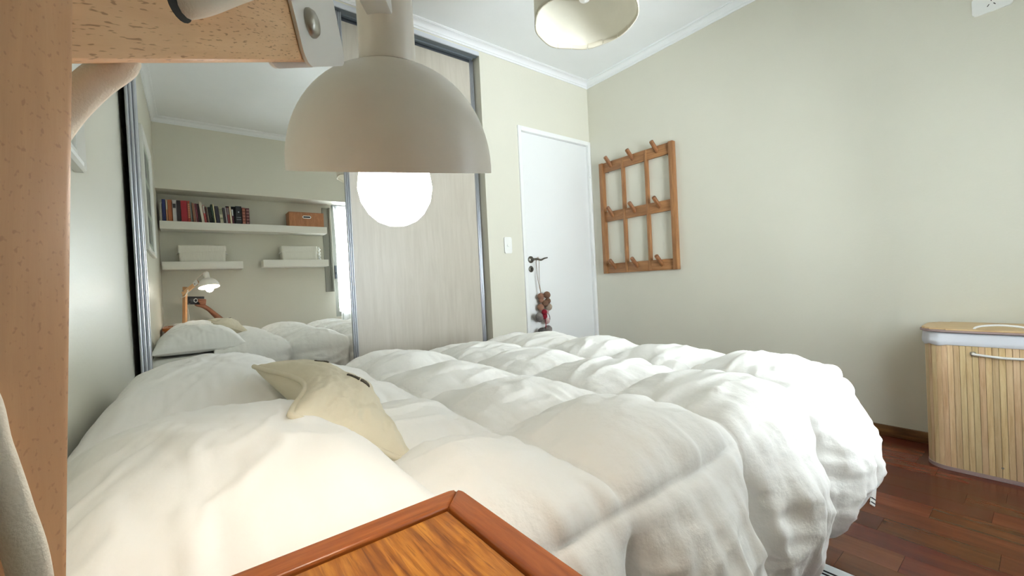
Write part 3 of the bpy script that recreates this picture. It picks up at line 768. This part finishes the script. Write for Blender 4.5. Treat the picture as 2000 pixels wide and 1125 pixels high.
def ringband(off, z0, z1, th=.004):
    a_ = rrect(HX0 - off, HX1 + off, HY0 - off, HY1 + off, HR + off, 10); b_ = rrect(HX0 - off + th, HX1 + off - th, HY0 - off + th, HY1 + off - th, HR + off - th, 10); n_ = len(a_)
    V = [(x, y, z0) for x, y in a_] + [(x, y, z1) for x, y in a_] + [(x, y, z1) for x, y in b_] + [(x, y, z0) for x, y in b_]; F = []
    for k in range(n_):
        j = (k + 1) % n_
        for r_ in range(4): F.append((r_ * n_ + k, r_ * n_ + j, ((r_ + 1) % 4) * n_ + j, ((r_ + 1) % 4) * n_ + k))
    return V, F
link('bottom_trim', ringband(.002, 0.0005, .016, .006), 'hamper_trim', hp, True)
link('inner_wall', ringband(-.005, .01, .565, .003), 'hamper_inner', hp, True)
link('bottom_board', prism(rrect(HX0 + .008, HX1 - .008, HY0 + .008, HY1 - .008, HR - .008), .004, .012), 'bamboo_lid', hp, True)
# liner folded over the rim, slightly wavy
a_ = rrect(HX0, HX1, HY0, HY1, HR, 14); V, F = [], []; n_ = len(a_)
cxh, cyh = (HX0 + HX1) / 2, (HY0 + HY1) / 2
for r_, (off, z) in enumerate(((-.003, .53), (.001, .58), (.004, .584), (.006, .575), (.0085, .55), (.0075, .531), (.004, .529))):
    for k, (x, y) in enumerate(a_):
        dx_, dy_ = x - cxh, y - cyh; l_ = math.hypot(dx_, dy_); w_ = .0015 * math.sin(k * 1.7) + .001 * math.sin(k * .6)
        V.append((x + dx_ / l_ * (off + w_), y + dy_ / l_ * (off + w_), z + (.003 * math.sin(k * .9) if r_ > 4 else 0)))
for r_ in range(6):
    for k in range(n_): F.append((r_ * n_ + k, r_ * n_ + (k + 1) % n_, (r_ + 1) * n_ + (k + 1) % n_, (r_ + 1) * n_ + k))
link('liner', (V, F), 'liner_white', hp, 'all')
lid = link('lid', join(prism(rrect(HX0 - .014, HX1 + .012, HY0 - .014, HY1 + .014, HR + .01, 10), .5865, .5935)), 'hamper_trim', hp, True)
for k in range(16):
    x0 = HX0 - .008 + (HX1 - HX0 + .014) * k / 16; x1 = x0 + (HX1 - HX0 + .014) / 16 - .0006
    xm = max(abs(x0 - cxh), abs(x1 - cxh)); hw = (HX1 - HX0) / 2 + .007 - (HR + .007)
    ins = 0 if xm < hw else (HR + .007) - math.sqrt(max(0, (HR + .007) ** 2 - (xm - hw) ** 2))
    link('slat', bbox(x0, x1, HY0 - .009 + ins, HY1 + .009 - ins, .5936, .601, .001, 1), 'bamboo_lid', lid, True)
yc = .125
link('rope_handle', tube([(2.52, yc + .075, .596), (2.52, yc + .07, .607), (2.52, yc + .045, .615), (2.52, yc, .619), (2.52, yc - .045, .615), (2.52, yc - .07, .607), (2.52, yc - .075, .596)], .0042, 10), 'rope_white', lid, 'all')
link('rope_handle', tube([(2.504, yc + .078, .502), (2.496, yc + .077, .502), (2.4925, yc + .07, .500), (2.492, yc, .494), (2.4925, yc - .07, .496), (2.496, yc - .077, .5), (2.504, yc - .078, .502)], .0048, 10), 'rope_white', hp, 'all')
for s_ in (-1, 1):
    link('eyelet', lathe([(.0062, 0), (.0092, .0005), (.0088, .0025), (.0062, .0028)], (HX0 - .0003, yc + .078 * s_, .502), (-1, 0, 0), 18), 'steel', hp, True)
link('nail', lathe([(.004, 0), (.003, .002), (.0001, .0025)], (HX0, .135, .055), (-1, 0, 0), 10), 'steel', hp, True)

# ------------------------------------------------------------------ pendant shade
pc = Vector((1.28, 1.10, 0)); pr = .2; pz0, pz1 = 1.897, 2.12
pn = thing('pendant_lamp', 'cream fabric drum pendant hanging from the ceiling', 'pendant lamp', (pc.x, pc.y, ZC))
V, F = [], []; sg_ = 96
for z, r_ in ((pz0, pr), (pz0 + .02, pr + .0008), (pz1 - .02, pr + .0008), (pz1, pr), (pz1, pr - .003), (pz1 - .02, pr - .003), (pz0 + .02, pr - .003), (pz0, pr - .003)):
    for k in range(sg_):
        t_ = 2 * math.pi * k / sg_; w_ = .0015 * math.sin(t_ * 5) + .0015 * math.sin(t_ * 9 + 1)
        V.append((pc.x + (r_ + w_) * math.cos(t_), pc.y + (r_ + w_) * math.sin(t_), z + .002 * math.sin(t_ * 7)))
for r_ in range(8):
    for k in range(sg_): F.append((r_ * sg_ + k, r_ * sg_ + (k + 1) % sg_, ((r_ + 1) % 8) * sg_ + (k + 1) % sg_, ((r_ + 1) % 8) * sg_ + k))
drum = link('shade', (V, F), 'pendant_cloth', pn, 'all')
# folded tape segments round both rims
for zz, d_ in ((pz0, 1), (pz1, -1)):
    for k in range(18):
        t0 = 2 * math.pi * (k + .03) / 18; t1 = 2 * math.pi * (k + .97) / 18; V, F = [], []; jit = random.uniform(-.004, .004)
        for j in range(7):
            t_ = t0 + (t1 - t0) * j / 6; w_ = .0015 * math.sin(t_ * 5) + .0015 * math.sin(t_ * 9 + 1); zo = zz + .002 * math.sin(t_ * 7)
            for rr_, z_ in ((pr - .0042 + w_, zo + d_ * (.016 + jit)), (pr - .0048 + w_, zo - d_ * .0008), (pr + .0018 + w_, zo - d_ * .0015), (pr + .0022 + w_, zo + d_ * .010)):
                V.append((pc.x + rr_ * math.cos(t_), pc.y + rr_ * math.sin(t_), z_))
        for j in range(6):
            for q in range(3): F.append((j * 4 + q, j * 4 + q + 1, (j + 1) * 4 + q + 1, (j + 1) * 4 + q))
        link('rim_tape', (V, F), 'pendant_tape', drum, 'all')
for k in range(3):
    t_ = 2 * math.pi * k / 3 + .4
    link('spoke', tube([(pc.x + .02 * math.cos(t_), pc.y + .02 * math.sin(t_), pz1 - .03), (pc.x + (pr - .004) * math.cos(t_), pc.y + (pr - .004) * math.sin(t_), pz1 - .012)], .0018, 6, 1), 'steel', pn)
link('lamp_holder', lathe([(.0001, 0), (.02, 0), (.022, .01), (.022, .05), (.01, .06), (.0001, .06)], (pc.x, pc.y, pz1 - .05), seg=20), 'plastic_white', pn, True)
link('bulb', lathe([(.0001, -.10), (.02, -.092), (.03, -.07), (.028, -.05), (.014, -.01), (.013, 0), (.0001, 0)], (pc.x, pc.y, pz1 - .05), seg=20), 'bulb_off', pn, True)
link('cord', tube([(pc.x, pc.y, pz1 + .005), (pc.x, pc.y, 2.3), (pc.x, pc.y, ZC - .028)], .003, 8, 2), 'plastic_white', pn, True)
link('ceiling_rose', lathe([(.0001, -.03), (.03, -.028), (.05, -.012), (.052, -.0005), (.0001, -.0005)], (pc.x, pc.y, ZC), seg=28), 'plastic_white', pn, True)

# ------------------------------------------------------------------ pompom string on the door handle
M('pom_brown', (128, 94, 74), .95, var=.2, vscale=90, bump=1, bscale=300); M('pom_rust', (160, 116, 94), .95, var=.2, vscale=90, bump=1, bscale=300)
M('pom_beige', (176, 160, 142), .95, var=.2, vscale=90, bump=1, bscale=300); M('pom_red', (150, 24, 44), .95, var=.2, vscale=90, bump=1, bscale=300)
M('pom_grey', (132, 124, 120), .95, var=.2, vscale=90, bump=1, bscale=300); M('pom_pink', (204, 176, 172), .95, var=.2, vscale=90, bump=1, bscale=300)
M('pom_charcoal', (84, 80, 78), .95, var=.2, vscale=90, bump=1, bscale=300); M('twine', (150, 124, 100), .9)
pmx = thing('pompom_garland', 'string of brown, red and grey felt balls hanging from the door handle', 'garland', (2.13, YA - .04, .60))
ball = [(1047, 580, 'rust', .026), (1056, 578, 'brown', .028), (1059, 590, 'brown', .024), (1048, 588, 'rust', .020), (1052, 594, 'brown', .026), (1046, 601, 'rust', .027), (1060, 602, 'beige', .029),
        (1049, 611, 'red', .022), (1057, 611, 'pink', .022), (1052, 619, 'red', .026), (1036, 618, 'grey', .029), (1043, 623, 'grey', .029), (1057, 629, 'pink', .026), (1042, 648, 'charcoal', .030), (1057, 646, 'grey', .032), (1050, 655, 'charcoal', .028)]
hang_pts = []
for k, (px_, py_, cn, r_) in enumerate(ball):
    bx = 2.087 + (px_ - 1038) * .0050; bz = 1.054 - (py_ - 507) * .00392; by = YA - .033 - (.022 if k % 3 == 1 else .0) - (.012 if k % 4 == 2 else 0)
    pr_ = [(.0001 if q in (0, 10) else r_ * math.sin(math.pi * q / 10) * (1 + .04 * math.sin(q * 3 + k)), -r_ * math.cos(math.pi * q / 10)) for q in range(11)]
    link('felt_ball', lathe(pr_, (bx, by, bz), (.2 * math.sin(k), .2, 1), 16), 'pom_' + cn, pmx, 'all'); hang_pts.append((bx, by, bz))
lx = HX + .035
link('twine', tube([(lx - .012, HY - .036, HZ - .02), (lx - .010, HY - .046, HZ + .008), (lx, HY - .052, HZ + .012), (lx + .006, HY - .05, HZ - .02), (lx + .004, HY - .045, HZ - .15), (2.128, YA - .04, .80)], .0022, 6), 'twine', pmx, True)
link('twine', tube([(lx - .012, HY - .036, HZ - .02), (lx - .006, HY - .04, HZ - .15), (2.127, YA - .04, .80)], .0022, 6), 'twine', pmx, True)
link('twine', tube([(2.128, YA - .04, .80)] + hang_pts[:9:2] + [hang_pts[9], hang_pts[12], hang_pts[15]], .002, 6), 'twine', pmx, True)
link('ribbon', tube([(2.20, YA - .03, .64), (2.215, YA - .035, .60), (2.205, YA - .035, .565), (2.175, YA - .03, .56)], .003, 6), 'pom_grey', pmx, True)
link('ribbon', tube([(2.155, YA - .05, .66), (2.158, YA - .05, .60), (2.155, YA - .05, .52)], .0028, 6), 'pom_red', pmx, True)

# ------------------------------------------------------------------ shelves and their contents (window wall)
def shelf_fix(x0, x1, z0, z1, label):
    o = link('wall_shelf', bbox(x0, x1, YW + .001, -.14, z0, z1, .0025), 'shelf_white', None, True, ((x0 + x1) / 2, YW, z0))
    return tag(o, label, 'shelf', 'floating shelves')
shelf_fix(-.193, 1.28, 1.553, 1.628, 'long white floating shelf with the books, upper of three')
shelf_fix(-.193, .448, 1.168, 1.243, 'short white floating shelf above the desk lamp')
shelf_fix(.630, 1.28, 1.181, 1.256, 'short white floating shelf nearest to the window')
books = [(-.190, .019, .172, (170, 164, 150), None, 'thin pale grey'), (-.170, .027, .211, (34, 44, 96), None, 'tall dark blue'), (-.142, .014, .209, (196, 140, 96), (204, 194, 170), 'tan and cream'),
 (-.127, .033, .211, (186, 104, 62), None, 'orange brown'), (-.093, .030, .211, (196, 190, 188), (38, 30, 32), 'white with a black band'), (-.062, .031, .209, (46, 34, 36), None, 'dark brown'),
 (-.030, .051, .210, (172, 38, 48), None, 'thick red'), (.022, .020, .211, (196, 74, 52), (222, 160, 120), 'red with pale lettering'), (.043, .013, .204, (132, 134, 122), None, 'thin grey green'), (.057, .007, .2, (30, 26, 26), None, 'very thin black'),
 (.065, .015, .193, (166, 112, 82), None, 'tan leather'), (.081, .010, .189, (206, 170, 160), None, 'thin pink'), (.092, .013, .188, (110, 34, 52), None, 'maroon'), (.106, .022, .187, (50, 30, 28), None, 'dark chocolate'),
 (.129, .023, .209, (222, 212, 194), None, 'tall cream leaning'), (.153, .017, .176, (196, 84, 80), (206, 204, 196), 'white and red'), (.171, .012, .163, (76, 34, 34), None, 'small dark red'), (.184, .007, .163, (196, 186, 160), None, 'thin beige'),
 (.192, .025, .162, (26, 32, 30), None, 'small black'), (.218, .014, .191, (46, 74, 58), None, 'green'), (.233, .012, .192, (214, 202, 158), None, 'narrow yellow cream'), (.246, .031, .175, (34, 28, 44), None, 'wide dark navy'),
 (.279, .029, .169, (198, 192, 166), (120, 122, 96), 'cream with a round emblem'), (.309, .016, .164, (56, 50, 52), None, 'charcoal'), (.326, .016, .167, (150, 144, 146), None, 'mid grey'), (.343, .020, .168, (140, 60, 56), (130, 124, 124), 'brick red and grey'),
 (.365, .016, .180, (224, 206, 176), None, 'ivory'), (.382, .016, .155, (104, 30, 52), (220, 220, 222), 'plum with white top'), (.399, .009, .148, (24, 22, 24), None, 'slim black'), (.410, .054, .187, (24, 27, 31), (196, 200, 204), 'broad black with a white dot'),
 (.467, .031, .175, (132, 76, 62), (176, 112, 92), 'brown with pink discs'), (.501, .032, .174, (78, 22, 28), (150, 104, 100), 'dark red with pale bands')]
ZS = 1.6285
for k, (bx, bw, bh, col, col2, nm) in enumerate(books):
    lean_ = 0.0
    if 8 <= k <= 13: lean_ = -.03 - .013 * (k - 8)
    elif 14 <= k <= 28: lean_ = -.10 + .004 * (k - 14)
    dep = .13 + .012 * ((k * 7) % 5)
    mn = 'book_cover_%d' % k; M(mn, col, .5, var=.05, vscale=30)
    yf = -.165 - .004 * ((k * 5) % 4)
    bk = thing('book', nm + ' book on the upper shelf' + (', leftmost of the row' if k == 0 else ', last of the row' if k == len(books) - 1 else ''), 'book', (bx + bw / 2, yf - dep / 2, ZS), 'books on the upper shelf')
    hgt = bh - .004
    sh_ = Matrix(((1, 0, lean_, -lean_ * ZS), (0, 1, 0, 0), (0, 0, 1, 0), (0, 0, 0, 1)))
    wv_ = bw - .0016
    xa = bx + (0 if lean_ == 0 else 0)
    link('cover', xf(join(bbox(xa, xa + .0016, yf - dep, yf, ZS, ZS + hgt, .0005, 1), bbox(xa + wv_ - .0016, xa + wv_, yf - dep, yf, ZS, ZS + hgt, .0005, 1), bbox(xa, xa + wv_, yf - .0022, yf, ZS, ZS + hgt, .0007, 1)), sh_), mn, bk, True)
    link('pages', xf(box(xa + .0017, xa + wv_ - .0017, yf - dep + .004, yf - .0023, ZS + .003, ZS + hgt - .003), sh_), 'book_pages', bk)
    if col2:
        m2 = 'book_mark_%d' % k; M(m2, col2, .5)
        if nm.startswith(('white with', 'tan', 'white and', 'plum', 'brick')): zz_ = [(.55, .97)] if not nm.startswith('white with') else [(.62, .82)]
        elif 'lettering' in nm: zz_ = [(.2 + .1 * q, .27 + .1 * q) for q in range(7)]
        elif 'emblem' in nm: zz_ = [(.25, .36), (.55, .9)]
        elif 'dot' in nm: zz_ = [(.62, .70), (.36, .38), (.24, .26)]
        else: zz_ = [(.05 + .19 * q, .16 + .19 * q) for q in range(5)]
        gs = [box(xa + wv_ * .12, xa + wv_ * .88, yf - .0005, yf + .0004, ZS + hgt * a0, ZS + hgt * a1) for a0, a1 in zz_]
        if 'dot' in nm: gs[0] = box(xa + wv_ * .4, xa + wv_ * .6, yf - .0005, yf + .0004, ZS + hgt * .64, ZS + hgt * .70)
        link('spine_print', xf(join(*gs), sh_), m2, bk)
big = tag(link('album', bbox(.335, .475, YW + .012, YW + .03, ZS, ZS + .205, .002), 'phone_black', None, True, (.4, YW + .02, ZS)), 'large black album standing behind the books on the upper shelf', 'album')
# bamboo box
bb = thing('storage_box', 'brown bamboo box with a white rimmed handle slot on the upper shelf', 'box', (1.08, -.25, ZS))
link('body', join(bbox(.90, 1.255, -.166, -.158, ZS, ZS + .15, .002), bbox(.90, 1.255, YW + .012, YW + .02, ZS, ZS + .15, .002), bbox(.90, .908, YW + .02, -.166, ZS, ZS + .15, .002), bbox(1.247, 1.255, YW + .02, -.166, ZS, ZS + .15, .002), box(.908, 1.247, YW + .02, -.166, ZS, ZS + .006)), 'box_bamboo', bb, True)
link('lid', bbox(.897, 1.258, YW + .01, -.155, ZS + .1502, ZS + .158, .002), 'box_bamboo', bb, True)
MB_ = frame_mat((0, -.158, 0), (1, 0, 0), (0, 0, 1), (0, 1, 0))
hn = link('handle_rim', prism(rrect(1.033, 1.122, ZS + .089, ZS + .121, .015, 6), -.0005, .003, MB_), 'plastic_white', bb, True)
link('handle_slot', prism(rrect(1.041, 1.114, ZS + .097, ZS + .113, .0079, 6), .0025, .0036, MB_), 'dark_slot', hn, True)
# white fabric baskets
def basket(x0, x1, z, h, label):
    o = thing('storage_basket', label, 'basket', ((x0 + x1) / 2, -.25, z), 'white storage baskets')
    V, F = [], []; a_ = rrect(x0, x1, YW + .02, -.165, .018, 5); cx_, cy_ = (x0 + x1) / 2, (YW - .145) / 2
    # ribbed body
    per_ = []
    for i_ in range(len(a_)):
        p, q = a_[i_], a_[(i_ + 1) % len(a_)]; ns_ = max(1, int(math.hypot(q[0] - p[0], q[1] - p[1]) / .004))
        for j_ in range(ns_): per_.append((p[0] + (q[0] - p[0]) * j_ / ns_, p[1] + (q[1] - p[1]) * j_ / ns_))
    n_ = len(per_)
    for z_, f in ((z, .985), (z + h * .5, 1.0), (z + h, 1.01), (z + h, .98), (z + .004, .96)):
        for k, (x, y) in enumerate(per_):
            rb = .0012 * (k % 3 == 0)
            V.append((cx_ + (x - cx_) * (f - rb / .2), cy_ + (y - cy_) * (f - rb / .1), z_))
    for r_ in range(4):
        for k in range(n_): F.append((r_ * n_ + k, r_ * n_ + (k + 1) % n_, (r_ + 1) * n_ + (k + 1) % n_, (r_ + 1) * n_ + k))
    F.append(tuple(4 * n_ + k for k in range(n_)))
    link('body', (V, F), 'basket_white', o, True)
    pz = prism(rrect(x0 - .006, x1 + .006, YW + .014, -.158, .02, 5), z + h * .72, z + h + .012)
    # cuff dips on one side
    cv = [(x, y, zz - (.02 * (1 - (x - x0) / (x1 - x0)) if zz < z + h * .8 else 0)) for x, y, zz in pz[0]]
    link('cloth_cuff', (cv, pz[1]), 'basket_white', o, True)
    for sx, xx in ((-1, x0 - .006), (1, x1 + .006)):
        link('rope_loop', tube([(xx, -.22, z + h * .62), (xx + sx * .010, -.225, z + h * .55), (xx + sx * .012, -.25, z + h * .5), (xx + sx * .010, -.275, z + h * .55), (xx, -.28, z + h * .62)], .0028, 6), 'rope_white', o, True)
basket(-.066, .306, 1.2435, .145, 'white fabric basket on the shelf above the desk lamp')
basket(.815, 1.165, 1.2565, .14, 'white fabric basket on the shelf nearest to the window')
cl = [(1.197 + .006 * math.cos(q * .9), -.2 + .006 * math.sin(q * .9), 1.263 + q * .0052) for q in range(28)]
ck = thing('twisted_candle', 'white twisted candle standing beside the basket nearest to the window', 'candle', (1.197, -.2, 1.2565))
link('candle_body', tube(cl, lambda q: .011 - .004 * q, 8, 2), 'plastic_white', ck, True)
link('candle_foot', lathe([(.0001, 0), (.016, 0), (.014, .006), (.0001, .008)], (1.197, -.2, 1.2567), seg=16), 'plastic_white', ck, True)

# ------------------------------------------------------------------ framed picture on the head wall
pf_ = thing('picture_frame', 'white moulded multi photo frame on the head wall', 'picture', (XH, 1.08, 1.21))
PY0, PY1, PZ0, PZ1 = .70, 1.462, 1.207, 2.0
def mould(p0, p1, inx, inz):
    """frame side from p0 to p1 (y,z), profile growing inwards with mitred ends"""
    prf = [(0, 0), (0, .016), (.006, .022), (.012, .018), (.020, .020), (.034, .012), (.044, .012), (.046, .006), (.046, 0)]
    n_ = len(prf); V = []
    dy_, dz_ = (p1[0] - p0[0]), (p1[1] - p0[1]); l_ = math.hypot(dy_, dz_); dy_ /= l_; dz_ /= l_
    for (py, pz), s_ in ((p0, 1), (p1, -1)):
        for o_, h_ in prf: V.append((XH + .0008 + h_, py + inx * o_ + dy_ * o_ * s_, pz + inz * o_ + dz_ * o_ * s_))
    return V, [(k, (k + 1) % n_, (k + 1) % n_ + n_, k + n_) for k in range(n_)] + [tuple(range(n_))[::-1], tuple(range(n_, 2 * n_))]
for a0, a1, ix, iz in (((PY0, PZ0), (PY1, PZ0), 0, 1), ((PY1, PZ0), (PY1, PZ1), -1, 0), ((PY1, PZ1), (PY0, PZ1), 0, -1), ((PY0, PZ1), (PY0, PZ0), 1, 0)):
    link('frame_side', mould(a0, a1, ix, iz), 'picture_frame_white', pf_, True)
mtb = link('mount', box(XH + .001, XH + .006, PY0 + .046, PY1 - .046, PZ0 + .046, PZ1 - .046), 'picture_mat', pf_)
for j in range(3):
    for i_ in range(3):
        y0 = PY0 + .075 + i_ * .212; z0 = PZ0 + .08 + j * .225
        link('photo', box(XH + .0055, XH + .0066, y0, y0 + .17, z0, z0 + .185), 'photo_dark' if (i_ + j) % 2 else 'photo_mid', mtb)

# ------------------------------------------------------------------ phone and the arm holding it (seen in the mirror)
back = fwd.copy(); xr = r2.copy(); yu = -d2
po = Vector((0, 0, CAM_H)) - back * .006            # lens sits just behind the viewpoint
ph = thing('phone', 'black phone with a white ring held up in the hand', 'phone', tuple(po))
# phone spans from 14 mm left of the lens to 148 mm to its right
FM = frame_mat(po, xr, yu, back)
def pbox(x0, x1, y0, y1, z0, z1, bev=.003): return xf(bbox(x0, x1, y0, y1, z0, z1, bev), FM)
link('body', pbox(-.014, .146, -.052, .024, -.012, -.0035, .0035), 'phone_black', ph, True)
cb = link('camera_block', pbox(-.010, .010, -.034, .018, -.0036, -.0015, .0012), 'phone_black', ph, True)
for q in (-.014, -.028): link('lens', lathe([(.0001, -.0008), (.006, -.0008), (.0065, -.0016)], FM @ Vector((0, q, 0)), back, 18), 'phone_lens', cb, True)
hx = [(.060 + .0215 * math.cos(math.radians(60 * k + 30)), -.014 + .0215 * math.sin(math.radians(60 * k + 30))) for k in range(6)]; hi = [(.060 + .016 * math.cos(math.radians(60 * k + 30)), -.014 + .016 * math.sin(math.radians(60 * k + 30))) for k in range(6)]
V = [(x, y, -.0036) for x, y in hx] + [(x, y, -.0016) for x, y in hx] + [(x, y, -.0016) for x, y in hi] + [(x, y, -.0036) for x, y in hi]
F = [(r_ * 6 + k, r_ * 6 + (k + 1) % 6, ((r_ + 1) % 4) * 6 + (k + 1) % 6, ((r_ + 1) % 4) * 6 + k) for r_ in range(4) for k in range(6)]
link('ring_grip', xf((V, F), FM), 'phone_ring', ph)
# arm: one skinned figure from the upper arm to the fingertips
def pp(x, y, z): return FM @ Vector((x, y, z))
Vs, Es, Rs = [], [], []
def nodev(p, r, prev=None):
    Vs.append(tuple(p)); Rs.append(r)
    if prev is not None: Es.append((prev, len(Vs) - 1))
    return len(Vs) - 1
palm = pp(.128, -.055, -.024)
wrist = Vector((.140, -.075, .772)); elbow = Vector((.30, -.16, .575)); shoulder = Vector((.52, -.17, .36))
n0 = nodev(shoulder, .046); n1 = nodev(shoulder.lerp(elbow, .5), .042, n0); n2 = nodev(elbow, .038, n1); n3 = nodev(elbow.lerp(wrist, .35), .036, n2); n4 = nodev(elbow.lerp(wrist, .75), .028, n3)
n5 = nodev(wrist, .023, n4); n6 = nodev(wrist.lerp(palm, .6), .026, n5); n7 = nodev(palm, .026, n6)
# four fingers wrap over the top edge and lie on the back of the phone; thumb under the lower edge
for k, (bx_, by_, tx_, ty_) in enumerate(((.150, -.008, .072, -.004), (.151, -.022, .074, -.020), (.150, -.036, .082, -.035), (.147, -.048, .092, -.048))):
    a1 = nodev(pp(.146, -.046 + k * -.002, -.018).lerp(pp(bx_, by_, -.004), .45), .0115, n7)
    a2 = nodev(pp(bx_ + .004, by_, .002), .0095, a1)
    a3 = nodev(pp((bx_ + tx_) / 2 + .014, (by_ + ty_) / 2, .0085), .0085, a2)
    a4 = nodev(pp((bx_ + tx_) / 2 - .012, (by_ + ty_) / 2, .0075), .008, a3)
    a5 = nodev(pp(tx_, ty_, .0055), .0068, a4)
t1 = nodev(pp(.108, -.066, -.026), .014, n7); t2 = nodev(pp(.088, -.062, -.026), .011, t1); t3 = nodev(pp(.070, -.050, -.024), .009, t2)
me = bpy.data.meshes.new('person'); me.from_pydata([tuple(Vector(v) - shoulder) for v in Vs], Es, []); me.materials.append(MATS['skin'])
pe = bpy.data.objects.new('person', me); COL.objects.link(pe); pe.location = shoulder
tag(pe, "bare forearm and hand holding up the phone, seen in the mirror", 'person')
sk = pe.modifiers.new('skin', 'SKIN'); sk.branch_smoothing = .4; sk.use_smooth_shade = True
lay = me.skin_vertices[0].data if len(me.skin_vertices) else None
if lay is None:
    me.skin_vertices.new() if hasattr(me.skin_vertices, 'new') else None
    lay = me.skin_vertices[0].data
for k, r_ in enumerate(Rs): lay[k].radius = (r_, r_ * (.9 if k < 7 else 1))
lay[0].use_root = True
ss = pe.modifiers.new('smooth', 'SUBSURF'); ss.levels = 2; ss.render_levels = 2

for o in bpy.data.objects:
    if '_o' in o: del o['_o']
